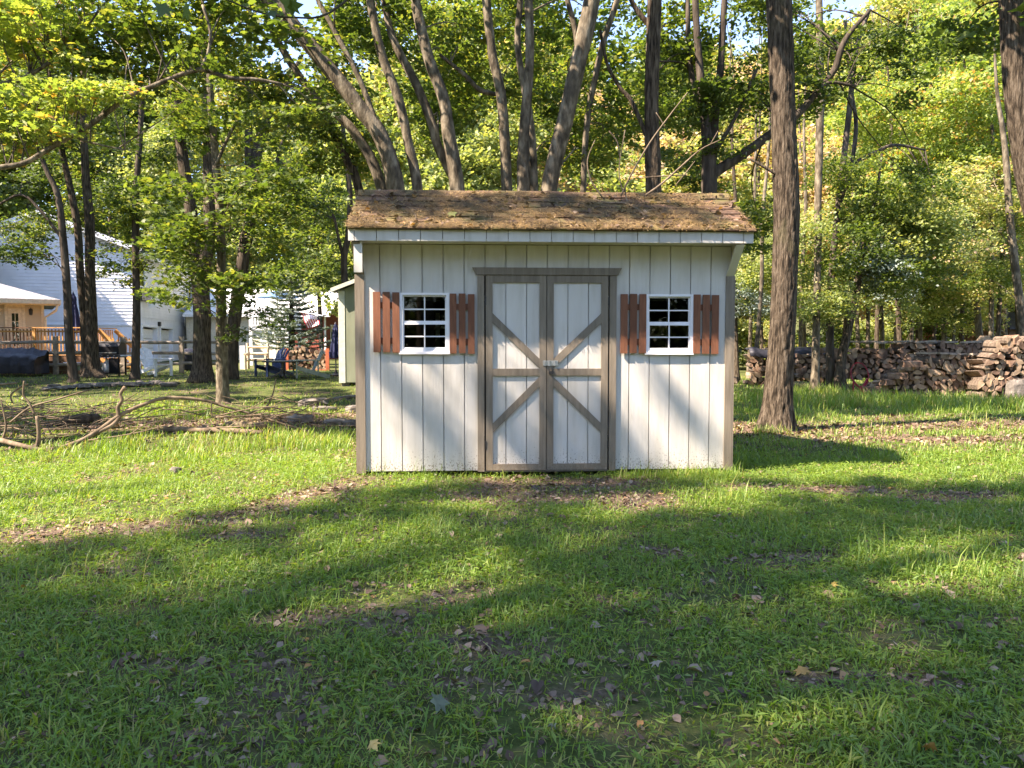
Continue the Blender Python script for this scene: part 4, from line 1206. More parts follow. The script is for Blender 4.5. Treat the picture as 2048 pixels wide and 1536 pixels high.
# soft streaks on the shed front and patches on its roof
for (px, py, h, sc) in ((828, 775, 13, .22), (855, 840, 13, .26), (880, 910, 13, .22), (1085, 880, 13, .28), (1210, 900, 12, .26), (1150, 850, 13, .2), (1270, 880, 13, .22), (1340, 770, 14, .2), (1390, 850, 14, .2)):
    a = wall_at(px, py); w = shed_world((a[0], 0, a[1]))
    shade(w.x, w.y, h, 'm', sc, w.z)
for (px, py, sc) in ((790, 415, .33), (850, 420, .36), (740, 405, .26), (905, 440, .3), (850, 450, .3), (1060, 430, .3), (1120, 420, .34), (1170, 440, .28), (1220, 435, .36), (1300, 420, .28), (1380, 440, .26), (1010, 455, .22)):
    w = P(px + random.uniform(-8, 8), py, 7.45 + (467 - py) / 80 * .7)
    shade(w.x, w.y, random.uniform(9, 12), 'm', sc * 1.3, w.z)
for root, pts in shade_roots:
    if shade_twigs[id(root)].v: shade_twigs[id(root)].build('branches', BARK_GREY, root, smooth=True, kind='stuff')
print('shade clusters', nshade)
# ------------------------------------------------------------------ the neighbour's yard (left)
HOUSE_W = mat('pale_blue_white_vinyl', [(.3, (.68, .68, .69)), (.7, (.78, .78, .785))], 1.5, (1, 1, 1), .6, .1, 20, .003)
STUCCO = mat('white_stucco', [(.3, (.70, .71, .74)), (.7, (.80, .80, .82))], 3, rough=.85, bump=.3, bscale=60)
TAN = mat('tan_vinyl_siding', [(.3, (.50, .44, .32)), (.7, (.58, .51, .38))], 2, rough=.6, bump=.1)
CREAM = plain('cream_trim', (.70, .62, .47), .55)
ROOF_GREY = mat('grey_roof_shingle', [(.3, (.13, .13, .135)), (.7, (.29, .29, .30))], 9, (1, 1, 1), .95, .5, 40, .01)
ROOF_WHITE = mat('pale_roof', [(.3, (.66, .68, .68)), (.7, (.78, .80, .80))], 2, rough=.7, bump=.2)
RED_SIDING = mat('red_wood_siding', [(.3, (.22, .055, .035)), (.7, (.32, .085, .055))], 2, (1, 1, 5), .7, .4)
DECK_WOOD = mat('orange_stained_pine', [(.3, (.42, .20, .055)), (.7, (.58, .31, .10))], 5, (3, 3, 1), .7, .3)
DECK_DARK = mat('dark_brown_and_shaded_wood', [(.3, (.10, .05, .025)), (.7, (.17, .09, .05))], 5, (3, 3, 1), .7, .3)  # shade on the deck's left railing put into the colour; also dark timber
OLD_WOOD = mat('weathered_grey_wood', [(.3, (.17, .14, .105)), (.7, (.34, .29, .22))], 6, (1, 1, 1), .9, .5)
LOG_WOOD = mat('peeled_pale_log', [(.3, (.46, .36, .22)), (.7, (.66, .55, .38))], 6, rough=.7, bump=.3)
NAVY = mat('navy_canvas', [(.3, (.012, .016, .05)), (.7, (.026, .034, .09))], 3, rough=.8, bump=.3)
BLACK_COVER = mat('black_vinyl_cover', [(.3, (.012, .012, .016)), (.7, (.028, .028, .036))], 3, rough=.5, bump=.5, bscale=5, bdist=.05)
WHITE_PLASTIC = plain('white_resin', (.78, .80, .80), .45)
BLUE_PLASTIC = plain('dark_blue_resin', (.025, .045, .12), .45)
GREY_PLASTIC = plain('grey_green_resin', (.26, .31, .27), .5)
GREEN_SIDING = mat('sage_green_siding', [(.3, (.17, .185, .12)), (.7, (.225, .24, .16))], 3, (2, 2, .5), .65, .3, 24, .004)
PALE_TRIM = plain('pale_sage_trim', (.52, .53, .43), .6)
WHITE = plain('white_paint', (.80, .81, .82), .5)
STONE = mat('grey_field_stone', [(.3, (.07, .06, .048)), (.55, (.16, .14, .115)), (.75, (.27, .24, .20))], 7, rough=.9, bump=.7, bdist=.03, coord='World')
STEEL_D = plain('dark_steel', (.10, .10, .105), .4, .7)
GLASS_H = glass_mat('house_glass', (.55, .6, .6), .15)

def laps(mb, x0, x1, z0, z1, step, y=0.0, out=.02):
    """horizontal clapboards facing -Y, each course leaning out at its foot"""
    z = z0
    while z < z1 - 1e-4:
        t = min(z + step, z1)
        mb.add([(x0, y - out, z), (x1, y - out, z), (x1, y - .002, t), (x0, y - .002, t), (x0, y, z), (x1, y, z)], [(0, 1, 2, 3), (4, 5, 1, 0)])
        z = t
    return mb

# white two-storey house: gable end towards us, garage side running away
hw = empty('white_house', (-19.5, 40.0, .25), math.atan2(-13.3, 2.7) + math.pi / 2, 'white clapboard two-storey house with garage doors and gable end', 'house')
hw.rotation_euler.z = math.atan2(2.7, 13.3)
W_, D_, ZE, ZP = 8.6, 16.0, 5.95, 7.55
mb = MB()
step = .17
z = 2.05
while z < ZP - .05:                                  # gable wall clapboards follow the roof slope
    t = min(z + step, ZP)
    def xr(zz):
        return 0 if zz <= ZE else (zz - ZE) / (ZP - ZE) * W_ / 2
    a, b = xr(z), xr(t)
    mb.add([(-W_ + a, -.025, z), (-a, -.025, z), (-b, -.004, t), (-W_ + b, -.004, t), (-W_ + a, 0, z), (-a, 0, z)], [(0, 1, 2, 3), (4, 5, 1, 0)])
    z = t
mb.build('gable_siding', HOUSE_W, hw)
MB().box(-W_, 0, -.002, .25, -.5, 2.0).build('foundation_wall', STUCCO, hw)
MB().box(-W_ - .02, .02, -.05, -.026, 1.97, 2.05).build('band_board', HOUSE_W, hw)
mb = MB(); z = 2.45
while z < ZE:
    t = min(z + step, ZE)
    mb.add([(.025, .0, z), (.025, D_, z), (.004, D_, t), (.004, 0, t), (0, 0, z), (0, D_, z)], [(0, 1, 2, 3), (4, 5, 1, 0)])
    z = t
mb.build('side_siding', HOUSE_W, hw)
mb = MB()
for (y0, y1, z0, z1) in rect_minus((.26, D_, -.5, 2.45), [(1.2, 4.2, -.6, 1.95), (5.1, 8.0, -.6, 1.95)]): mb.box(-.25, .002, y0, y1, z0, z1)
mb.build('garage_wall', STUCCO, hw)
MB().box(-W_, -.26, D_ - .2, D_, -.5, ZE).box(-W_, -W_ + .2, .26, D_ - .21, -.5, ZE).build('rear_wall', HOUSE_W, hw)
MB().box(.0, .07, -.07, -.026, -.3, ZE).box(.026, .07, -.025, .12, -.3, ZE).build('corner_board', WHITE, hw)
for s in (0, 1):
    x0 = -W_ / 2
    mb = MB()
    e = -W_ - .45 if s == 0 else .45
    ze = ZE - .17
    mb.prism([(e, ze), (x0, ZP + .02), (x0, ZP + .17), (e, ze + .15)] if s == 0 else [(x0, ZP + .02), (e, ze), (e, ze + .15), (x0, ZP + .17)], 'y', -.4, D_ + .4)
    mb.build('roof_slope', ROOF_GREY, hw)
    mb = MB(); mb.bar((e, -.42, ze), (x0, -.42, ZP + .02), .05, .24); mb.build('rake_board', WHITE, hw)
MB().box(.20, .46, -.4, D_ + .4, ZE - .35, ZE - .20).build('gutter', WHITE, hw)
for (y0, y1) in ((1.2, 4.2), (5.1, 8.0)):
    g = MB().box(.003, .05, y0 - .14, y0, -.4, 2.09).box(.003, .05, y1, y1 + .14, -.4, 2.09).box(.003, .05, y0, y1, 1.951, 2.09).build('garage_frame', WHITE, hw)
    for k in range(4):
        MB().box(-.22, -.19, y0 + .01, y1 - .01, -.3 + k * .54 + .012, -.3 + (k + 1) * .54 - .012).build('door_panel', WHITE, g)
for (y0, y1, z0, z1) in ((.55, 1.75, 4.0, 5.3), (12.6, 13.7, 4.1, 5.4)):
    f = MB().box(.03, .09, y0, y0 + .09, z0, z1).box(.03, .09, y1 - .09, y1, z0, z1).box(.03, .09, y0 + .09, y1 - .09, z0, z0 + .09).box(.03, .09, y0 + .09, y1 - .09, z1 - .09, z1).box(.03, .085, y0 + .09, y1 - .09, (z0 + z1) / 2 - .03, (z0 + z1) / 2 + .03).build('window', WHITE, hw)
    MB().box(.04, .05, y0 + .08, y1 - .08, z0 + .08, z1 - .08).build('pane', GLASS_H, f)
    MB().box(.026, .038, y0 + .08, y1 - .08, z0 + .08, z1 - .08).build('unlit_room_panel', DARK, f)  # dark panel painted in for the unlit room behind the pane
mt = MB().box(.03, .14, 11.3, 11.75, 2.2, 2.9)
mt.tube([(.09, 11.5, 2.9), (.09, 11.5, 4.9)], [.05, .05], 8).tube([(.09, 11.5, 2.2), (.09, 11.5, .9)], [.05, .05], 8)
mt.build('electric_meter', STEEL, hw)
for y in (4.7, 4.55):
    MB().box(.003, .14, y - .05, y + .05, 2.05, 2.3).build('wall_lamp', LOCK, hw)
# wall-mounted basketball hoop
hp = P(292, 590, 41.5)
hoop = empty('basketball_hoop', hp, math.atan2(2.7, 13.3), 'black basketball backboard and net on the white house wall above the garage', 'basketball hoop')
MB().box(-.03, .03, -.9, .9, -.35, .35).build('backboard', BLACK, hoop)
rim = MB(); n_ = 14
pts = [Vector((.3 + .23 * math.cos(a), -.1 + .23 * math.sin(a), -.3)) for a in np.linspace(0, 2 * math.pi, n_)]
rim.tube(pts, [.018] * n_, 6, cap=False); rim.build('rim', plain('rim_orange', (.5, .12, .03)), hoop)
net = MB()
for k in range(12):
    a, b = k / 12 * 6.283, (k + .5) / 12 * 6.283
    net.tube([(.3 + .23 * math.cos(a), -.1 + .23 * math.sin(a), -.3), (.3 + .13 * math.cos(b), -.1 + .13 * math.sin(b), -.72)], [.012, .012], 4)
    a2 = (k + 1) / 12 * 6.283
    net.tube([(.3 + .23 * math.cos(a2), -.1 + .23 * math.sin(a2), -.3), (.3 + .13 * math.cos(b), -.1 + .13 * math.sin(b), -.72)], [.012, .012], 4)
net.build('net', WHITE, hoop)

# tan single-storey house with a grey hip roof
TH_A = R(33)
th = empty('tan_house', (-18.2, 30.0, .25), TH_A, 'tan clapboard house with grey hipped roof and glazed door onto the deck', 'house')
zt = 2.62
dx0, dx1 = -1.27, -.60
mb = laps(MB(), dx1 + .0, -.08, .3, zt, .135)
laps(mb, -5, dx0, .3, zt, .135)
mb.build('siding', TAN, th)
MB().box(-5, 0, .002, .2, -.5, zt).box(-.2, 0, .21, 6, -.5, zt).box(-5, -4.8, .21, 6, -.5, zt).box(-4.79, -.21, 5.8, 6, -.5, zt).build('walls', TAN, th)
MB().box(-.08, .02, -.05, -.0, .0, zt).build('corner_board', CREAM, th)
mb = MB()
e = .55
zr = zt + 1.05
rv = [(-5 - e, -e, zt), (e, -e, zt), (e, 6 + e, zt), (-5 - e, 6 + e, zt), (-2.6, 3.0, zr), (-2.4, 3.0, zr)]
mb.add(rv + [(p[0], p[1], p[2] + .12) for p in rv], [(0, 1, 2, 3), (6, 7, 11, 10), (7, 8, 11), (8, 9, 10, 11), (9, 6, 10), (0, 1, 7, 6), (1, 2, 8, 7), (2, 3, 9, 8), (3, 0, 6, 9)])
mb.build('roof', ROOF_GREY, th)
MB().box(-5 - e, e + .02, -e - .13, -e - .003, zt - .06, zt + .10).build('gutter', CREAM, th)
MB().box(-5 - e, e, -e, -.052, zt - .10, zt - .03).build('soffit', CREAM, th)
ds = MB(); ds.tube([(e - .1, -e - .06, zt - .08), (e - .15, -e, zt - .3), (.05, -.08, zt - .55), (.06, -.08, .1)], [.045] * 4, 6); ds.build('downspout', CREAM, th)
fr = MB().box(dx0 + .002, dx0 + .10, -.05, .0, .5, 2.55).box(dx1 - .10, dx1 - .002, -.05, 0, .5, 2.55).box(dx0 + .10, dx1 - .10, -.05, 0, 2.44, 2.55).build('door_frame', CREAM, th)
dr = MB()
a, b = dx0 + .11, dx1 - .11
dr.box(a, a + .12, -.03, -.003, .66, 2.43).box(b - .12, b, -.03, -.003, .66, 2.43).box(a + .12, b - .12, -.03, -.003, .66, .95).box(a + .12, b - .12, -.03, -.003, 2.2, 2.43)
dr.box((a + b) / 2 - .012, (a + b) / 2 + .012, -.026, -.008, .95, 2.2)
for k in range(1, 4): dr.box(a + .12, b - .12, -.025, -.009, .95 + k * .3125 - .012, .95 + k * .3125 + .012)
dr = dr.build('glazed_door', CREAM, th)
MB().box(a + .12, b - .12, -.016, -.012, .95, 2.2).build('pane', GLASS_H, dr)
def on_tan(s, z): return (-18.2 - s * math.cos(TH_A) + .03 * math.sin(TH_A), 30 - s * math.sin(TH_A) - .03 * math.cos(TH_A), z)
wl_ = empty('wall_lantern', on_tan(.42, 2.55), TH_A, 'small black wall lantern beside the glazed door of the tan house', 'lantern')
MB().box(-.05, .05, .04, .10, -.02, .14).bar((0, .05, .1), (0, -.08, .12), .02, .02).build('bracket', BLACK, wl_)
MB().lathe([(.02, .10), (.07, .06), (.055, -.14), (.02, -.16)], 8).build('lamp_glass', LOCK, wl_)
st = empty('star_ornament', on_tan(1.5, 2.55), TH_A, 'pale star shaped ornament on the tan wall left of the door', 'ornament')
pts = [((.22 if k % 2 == 0 else .09) * math.sin(k * math.pi / 5), (.22 if k % 2 == 0 else .09) * math.cos(k * math.pi / 5)) for k in range(10)]
MB().prism(pts[::-1], 'y', -.04, .0).build('star', CREAM, st)

# raised wooden deck with railing and stair
dk = empty('deck', (-15.4, 28.0, .25), 0, 'raised wooden deck with sunlit orange railing and stair beside the tan house', 'deck')
zf = .62
for k in range(12):
    MB().box(-4.6, 0, .02 + k * .155, .165 + k * .155, zf - .03, zf).build('deck_board', DECK_WOOD, dk)
MB().box(-4.6, 0, -.03, .012, zf - .25, zf - .005).build('rim_joist', DECK_DARK, dk)
for x in (-3.75, -1.9, -.06):
    MB().box(x - .05, x + .05, -.03 - .09, -.032, -.3, zf + .98).build('post', DECK_WOOD if x > -2.5 else DECK_DARK, dk)  # left post, top rail and balusters take the painted-shade wood
MB().box(-4.6, -1.95, -.14, .02, zf + .985, zf + 1.02).build('top_rail', DECK_DARK, dk)
MB().box(-1.945, .03, -.14, .02, zf + .985, zf + 1.02).build('top_rail', DECK_WOOD, dk)
MB().box(-4.6, 0, -.075, -.034, zf + .08, zf + .15).build('bottom_rail', DECK_WOOD, dk)
MB().box(-4.6, 0, -.073, -.036, zf + .84, zf + .90).build('upper_rail', DECK_WOOD, dk)
bal = MB().box(-.018, .018, -.034, -.004, zf + .05, zf + .95).mesh('baluster', DECK_WOOD)
bal_shade = MB().box(-.018, .018, -.034, -.004, zf + .05, zf + .95).mesh('baluster', DECK_DARK)
x = -.14
while x > -4.5:
    link('baluster', bal if x > -1.95 else bal_shade, dk, (x, 0, 0)); x -= .128
# right-hand side rail and stair going down to the right
x = .1
while x < 1.75:
    link('baluster', bal, dk, (.02, x, 0), (0, 0, math.pi / 2)); x += .128
MB().box(-.03, .09, .02, 1.9, zf + .985, zf + 1.02).build('top_rail', DECK_WOOD, dk)
for k in range(4):
    MB().box(.12 + k * .27, .40 + k * .27, .6, 1.7, zf - .16 - k * .16, zf - .12 - k * .16).build('stair_tread', DECK_WOOD, dk)
for y in (.55, 1.75):
    mb = MB(); mb.bar((.1, y, zf + .93), (1.3, y, .42), .09, .14); mb.build('stair_rail', DECK_WOOD, dk)
    MB().box(1.22, 1.31, y - .05, y + .05, -.2, .5).build('post', DECK_WOOD, dk)
    mb = MB(); mb.bar((.1, y, zf - .2), (1.25, y, -.15), .05, .24); mb.build('stringer', DECK_WOOD, dk)
    for k in range(7):
        xx = .22 + k * .14
        MB().box(xx - .018, xx + .018, y - .02, y + .02, zf - .25 - (xx - .1) * .52, zf + .86 - (xx - .1) * .43).build('baluster', DECK_WOOD, dk)

def closed_umbrella(loc, h, z0, label, r=.2, base=True):
    t = empty('patio_umbrella', loc, 0, label, 'patio umbrella')
    MB().lathe([(.022, -.0 if base else z0), (.022, h - .05), (.03, h - .03), (.01, h + .03)], 8).build('pole', STEEL_D, t)
    vs, fs = [], []
    prof = [(.02, h - .02), (.10, h - .22), (.085, h - .42), (.14, h - .75), (.18, h - 1.15), (r, z0 + .08), (r * .8, z0)]
    seg = 24
    for i, (rr, z) in enumerate(prof):
        for k in range(seg):
            a = 2 * math.pi * k / seg
            q = rr * (1 + (.22 if k % 3 == 0 else -.12) * min(1, i / 2))
            vs.append((q * math.cos(a), q * math.sin(a), z))
    for i in range(len(prof) - 1):
        for k in range(seg):
            fs.append((i * seg + k, i * seg + (k + 1) % seg, (i + 1) * seg + (k + 1) % seg, (i + 1) * seg + k))
    MB().add(vs, fs).build('canopy', NAVY, t, smooth=False)
    MB().lathe([(.10, h - .44), (.105, h - .40), (.10, h - .38)], 16).build('tie_strap', NAVY, t)
    if base: MB().lathe([(.25, 0), (.25, .05), (.06, .09), (.03, .2)], 16).build('umbrella_base', BLACK, t)
    return t
q = P(150, 706, 28.9)
closed_umbrella((q.x, q.y, .87), 2.35, .82, 'folded navy patio umbrella standing on the wooden deck', .24)
q = G(672, 752)
closed_umbrella((q.x, q.y, q.z), 1.75, .72, 'folded navy patio umbrella beside the green shed', .19)

# split-rail fence
fa, fb = G(110, 746), G(400, 742)
sf = empty('split_rail_fence', (0, 0, 0), 0, 'weathered split-rail fence across the back of the neighbour yard', 'fence')
ftop = [(-60, 687, 26.0), (110, 683, 26.2), (245, 684, 26.6), (362, 686, 27), (470, 686, 27.4)]
for (px, py, d) in ftop:
    b = P(px, py, d); g = float(gz(b.x, b.y))
    mb = MB(); mb.bar((b.x, b.y, g - .1), (b.x + .02, b.y, g + 1.3), .14, .12, up=(0, 1, 0)); mb.build('fence_post', OLD_WOOD, sf)
for (a, c) in zip(ftop[:-1], ftop[1:]):
    pa, pc = P(*a), P(*c)
    for z in (.36, .74, 1.10):
        ga, gc = float(gz(pa.x, pa.y)), float(gz(pc.x, pc.y))
        v0, v1 = Vector((pa.x, pa.y - .02, ga + z + random.uniform(-.04, .04))), Vector((pc.x, pc.y - .02, gc + z + random.uniform(-.04, .04)))
        m_ = v0.lerp(v1, .5) + Vector((0, 0, random.uniform(-.03, .03)))
        MB().tube(smooth_path([v0, m_, v1], 4), [.055] * 9, 6, .2).build('fence_rail', OLD_WOOD, sf)

# Adirondack chairs
def adirondack(loc, rz, m, label):
    t = empty('adirondack_chair', loc, rz, label, 'garden chair')
    for k in range(5):
        x = -.22 + k * .11
        mb = MB(); mb.bar((x * .8, .30, .22), (x * 1.15, .62, .95 - abs(k - 2) * .05), .10, .022, up=(0, -1, .4)); mb.build('back_slat', m, t)
    for k in range(5):
        y = -.24 + k * .115
        MB().box(-.28, .28, y, y + .10, .36 - k * .035, .38 - k * .035).build('seat_slat', m, t)
    for s in (-1, 1):
        MB().box(s * .27, s * .41, -.32, .46, .55, .575).build('armrest', m, t)
        mb = MB(); mb.bar((s * .32, -.24, 0), (s * .32, -.24, .55), .09, .04, up=(0, 1, 0)); mb.build('leg', m, t)
        mb = MB(); mb.bar((s * .30, -.24, .34), (s * .30, .78, .03), .03, .12); mb.build('leg', m, t)
        mb = MB(); mb.bar((s * .33, .42, .10), (s * .33, .42, .55), .05, .04, up=(0, 1, 0)); mb.build('arm_support', m, t)
    return t
q = G(316, 752); adirondack(q, R(68), WHITE_PLASTIC, 'white slatted garden chair turned right beside the black barbecue')
q = G(536, 753); adirondack(q, R(-38), BLUE_PLASTIC, 'dark blue slatted garden chair near the leaning dark tree')
q = G(606, 756); adirondack(q, R(-66), GREY_PLASTIC, 'grey green slatted garden chair next to the green shed')
# low round table between them
q = G(566, 756)
tb = empty('garden_table', q, 0, 'dark round pedestal table between the blue and grey green chairs', 'table')
MB().lathe([(.62, .50), (.64, .52), (.64, .545), (.60, .55)], 20).build('tabletop', STEEL_D, tb)
MB().lathe([(.07, .05), (.05, .25), (.06, .5)], 10).build('pedestal', STEEL_D, tb)
for k in range(4):
    a = k * math.pi / 2 + .5
    mb = MB(); mb.bar((0, 0, .22), (.42 * math.cos(a), .42 * math.sin(a), .0), .05, .05); mb.build('foot', STEEL_D, tb)

# gas barbecue
q = G(226, 752)
bb = empty('barbecue', q, 0, 'black gas barbecue with closed lid and side shelf', 'barbecue')
hood = MB().prism([(-.24, .72), (.24, .72), (.25, .95), (.14, 1.10), (-.10, 1.12), (-.25, .98)], 'x', -.34, .34)
hood.build('lid', BLACK, bb)
MB().box(-.36, .36, -.27, .27, .62, .715).build('firebox', STEEL_D, bb)
MB().box(-.28, .28, -.31, -.28, .76, .79).build('handle', STEEL, bb)
MB().box(-.62, -.365, -.22, .22, .66, .69).build('side_shelf', STEEL_D, bb)
MB().box(.365, .72, -.22, .22, .66, .70).build('side_shelf', WHITE_PLASTIC, bb)
MB().box(-.33, .33, -.24, .24, .08, .12).box(.0, .33, -.245, -.215, .12, .6).build('cart', BLACK, bb)
for sx in (-.32, .32):
    for sy in (-.22, .22):
        MB().box(sx - .02, sx + .02, sy - .02, sy + .02, 0, .62).build('leg', BLACK, bb)
for k in range(3): MB()._lathe([(.025, .0), (.025, .02)], 8, 0, (0, 0)).build('knob', STEEL, bb).location = (-.2 + k * .2, -.28, .67)
MB().lathe([(.10, .13), (.15, .18), (.15, .40), (.08, .47), (.05, .50), (.05, .55)], 14, c=(-.16, -.05)).build('gas_bottle', WHITE_PLASTIC, bb)

# covered kettle grill and covered sofa
q = G(378, 741)
kg = empty('covered_grill', q, 0, 'round grill under a black cover beside the stout tree', 'covered grill')
MB().lathe([(.30, .0), (.33, .1), (.36, .45), (.40, .62), (.33, .74), (.16, .84), (.05, .86)], 18).build('cover', BLACK_COVER, kg, smooth=True)
q = G(20, 752)
cs = empty('covered_sofa', q, R(4), 'long patio seat under a wrinkled black cover at the left edge', 'covered furniture')
r2 = np.random.default_rng(5)
vs, fs = [], []
nx_, prof = 26, [(-.45, .10), (-.50, .35), (-.46, .62), (-.30, .70), (.10, .74), (.30, .92), (.42, .90), (.46, .5), (.46, .1)]
for i in range(nx_):
    x = -1.9 + i * (2.95 / (nx_ - 1))
    for j, (y, z) in enumerate(prof):
        f = .05 * math.sin(i * 1.9 + j) + r2.uniform(-.025, .025)
        sl_ = max(0, (i - nx_ + 5)) * .06
        vs.append((x, y + f, z * (1 - .5 * sl_) + (f * .6 if 0 < j < 8 else 0)))
n_ = len(prof)
for i in range(nx_ - 1):
    for j in range(n_ - 1): fs.append((i * n_ + j, i * n_ + j + 1, (i + 1) * n_ + j + 1, (i + 1) * n_ + j))
fs.append(tuple(range(n_))); fs.append(tuple((nx_ - 1) * n_ + j for j in range(n_ - 1, -1, -1)))
MB().add(vs, fs).build('cover', BLACK_COVER, cs, smooth=True)
q = G(60, 748)
lt = empty('timber_edging', (q.x, q.y - .35, q.z), R(2), 'low dark stacked timber edging under the black covered seat', 'timber edging')
for k in range(3):
    MB().box(-3.0, 1.9 - k * .3, -.08 + .01 * k, .08 + .01 * k, -.02 + k * .165, .135 + k * .165).build('timber', DECK_DARK, lt)

# rustic log bench
q = G(498, 741)
rb = empty('log_bench', (q.x, q.y + 1.0, float(gz(q.x, q.y + 1))), R(8), 'rustic peeled-log bench with tall end posts', 'bench')
for s in (-1, 1):
    MB().tube([(s * .38, .1, 0), (s * .37, .12, .6), (s * .40, .16, 1.05)], [.075, .07, .06], 8, .1).build('post', LOG_WOOD, rb)
    MB().tube([(s * .40, -.35, 0), (s * .40, -.35, .55)], [.06, .055], 8, .1).build('leg', LOG_WOOD, rb)
    MB().tube([(s * .40, -.45, .6), (s * .39, .15, .62)], [.05, .05], 8, .1).build('armrest', LOG_WOOD, rb)
for z in (.62, .88):
    MB().tube([(-.42, .13, z), (.42, .13, z)], [.05, .055], 8, .1).build('back_rail', LOG_WOOD, rb)
for y in (-.33, -.18, -.03):
    MB().tube([(-.42, y, .38), (.42, y, .38)], [.06, .06], 8, .1).build('seat_log', LOG_WOOD, rb)
MB().box(-.66, -.45, -.1, -.05, .0, .95).build('side_panel', WHITE_PLASTIC, rb)

# long ranch house with pale roof, red gable end
rh = empty('ranch_house', (-12.1, 50.0, .25), 0, 'long low house with bright pale roof and red siding behind the spruce', 'house')
laps(MB(), -2.6, 0, 0, 2.9, .2).build('front_siding', RED_SIDING, rh)
MB().box(-9, -2.6, -.02, .0, 0, 2.9).build('front_wall', CREAM, rh)
mb = MB(); z = 0
while z < 4.4:
    t = z + .2
    yr = lambda zz: 0 if zz < 2.9 else (zz - 2.9) / 1.7 * 4.0
    a, b = yr(z), yr(t)
    mb.add([(.03, a, z), (.03, 8 - a, z), (.004, 8 - b, t), (.004, b, t), (0, a, z), (0, 8 - a, z)], [(0, 1, 2, 3), (4, 5, 1, 0)]); z = t
mb.build('gable_siding', RED_SIDING, rh)
MB().box(-9, -.01, .005, .2, -.4, 2.9).box(-.2, -.0, .205, 7.99, -.4, 2.9).build('walls', CREAM, rh)
MB().prism([(-.5, 2.82), (4.0, 4.72), (4.0, 4.85), (-.5, 2.95)], 'x', -9, .45).build('roof', ROOF_WHITE, rh)
MB().prism([(4.001, 4.72), (8.5, 2.82), (8.5, 2.95), (4.001, 4.85)], 'x', -9, .45).build('roof', ROOF_WHITE, rh)
MB().box(-9, .45, -.56, -.501, 2.76, 2.93).build('gutter', WHITE, rh)
MB().box(-.06, .06, -.10, -.03, 0, 2.8).build('downspout', WHITE, rh)
for y in (1.2, 3.4):
    f = MB().box(.032, .07, y, y + 1.1, 1.0, 2.3).build('window', WHITE, rh)
    MB().box(.072, .08, y + .1, y + 1.0, 1.1, 2.2).build('pane', GLASS_H, f)
mb = MB().box(-4.2, -3.2, -.04, -.021, .9, 2.1).build('window', WHITE, rh)

# raised white deck with a blue umbrella on it
wd = P(545, 655, 37.0)
wg = float(gz(wd.x, wd.y))
wp = empty('white_raised_deck', (wd.x, wd.y, wg), 0, 'white raised deck on posts with railing in front of the pale roof', 'deck')
zd = wd.z - wg
MB().box(-1.1, .72, 0, 2.4, zd - .12, zd).build('platform', WHITE, wp)
for (x, y) in ((-1.05, .05), (.08, -.0), (.66, .1), (-1.05, 2.3), (.66, 2.3)):
    MB().box(x - .07, x + .07, y - .07, y + .07, -.1, zd + .95).build('post', WHITE, wp)
MB().box(-1.1, .72, -.04, .04, zd + .88, zd + .95).box(-1.1, .72, -.03, .03, zd + .06, zd + .12).box(.64, .72, .05, 2.4, zd + .88, zd + .95).box(.64, .72, .05, 2.4, zd + .06, zd + .12).build('rail', WHITE, wp)
bw = MB().box(-.03, .03, -.02, .02, zd + .12, zd + .88).mesh('baluster', WHITE)
for k in range(14): link('baluster', bw, wp, (-.95 + k * .125, 0, 0))
for k in range(14): link('baluster', bw, wp, (.68, .2 + k * .15, 0), (0, 0, math.pi / 2))
mb = MB(); mb.bar((.0, 0, zd + .6), (.95, -.1, zd + 1.45), .06, .06); mb.build('flag_pole_bracket', WHITE, wp)
ub = empty('open_umbrella', (wd.x - .1, wd.y + 1.2, wd.z), 0, 'small blue umbrella open above the white raised deck', 'patio umbrella')
MB().lathe([(.03, 0), (.03, 1.75)], 8).build('pole', STEEL_D, ub)
vs = [(0, 0, 1.85)]; fs = []
for k in range(8):
    a = k * math.pi / 4; vs += [(.55 * math.cos(a), .55 * math.sin(a), 1.72), (1.05 * math.cos(a), 1.05 * math.sin(a), 1.48)]
for k in range(8):
    a, b = 1 + 2 * k, 1 + 2 * ((k + 1) % 8)
    fs += [(0, a, b), (a, a + 1, b + 1, b)]
MB().add(vs, fs).build('canopy', plain('blue_canvas', (.10, .20, .36), .8), ub)
tt = empty('bistro_table', (wd.x - .1, wd.y + .5, wd.z), 0, 'small dark table on the white raised deck', 'table')
MB().lathe([(.4, .70), (.42, .73), (.42, .75)], 12).build('tabletop', STEEL_D, tt)
for k in range(3):
    a = k * 2.094; mb = MB(); mb.bar((0, 0, .7), (.35 * math.cos(a), .35 * math.sin(a), 0), .04, .04); mb.build('leg', STEEL_D, tt)

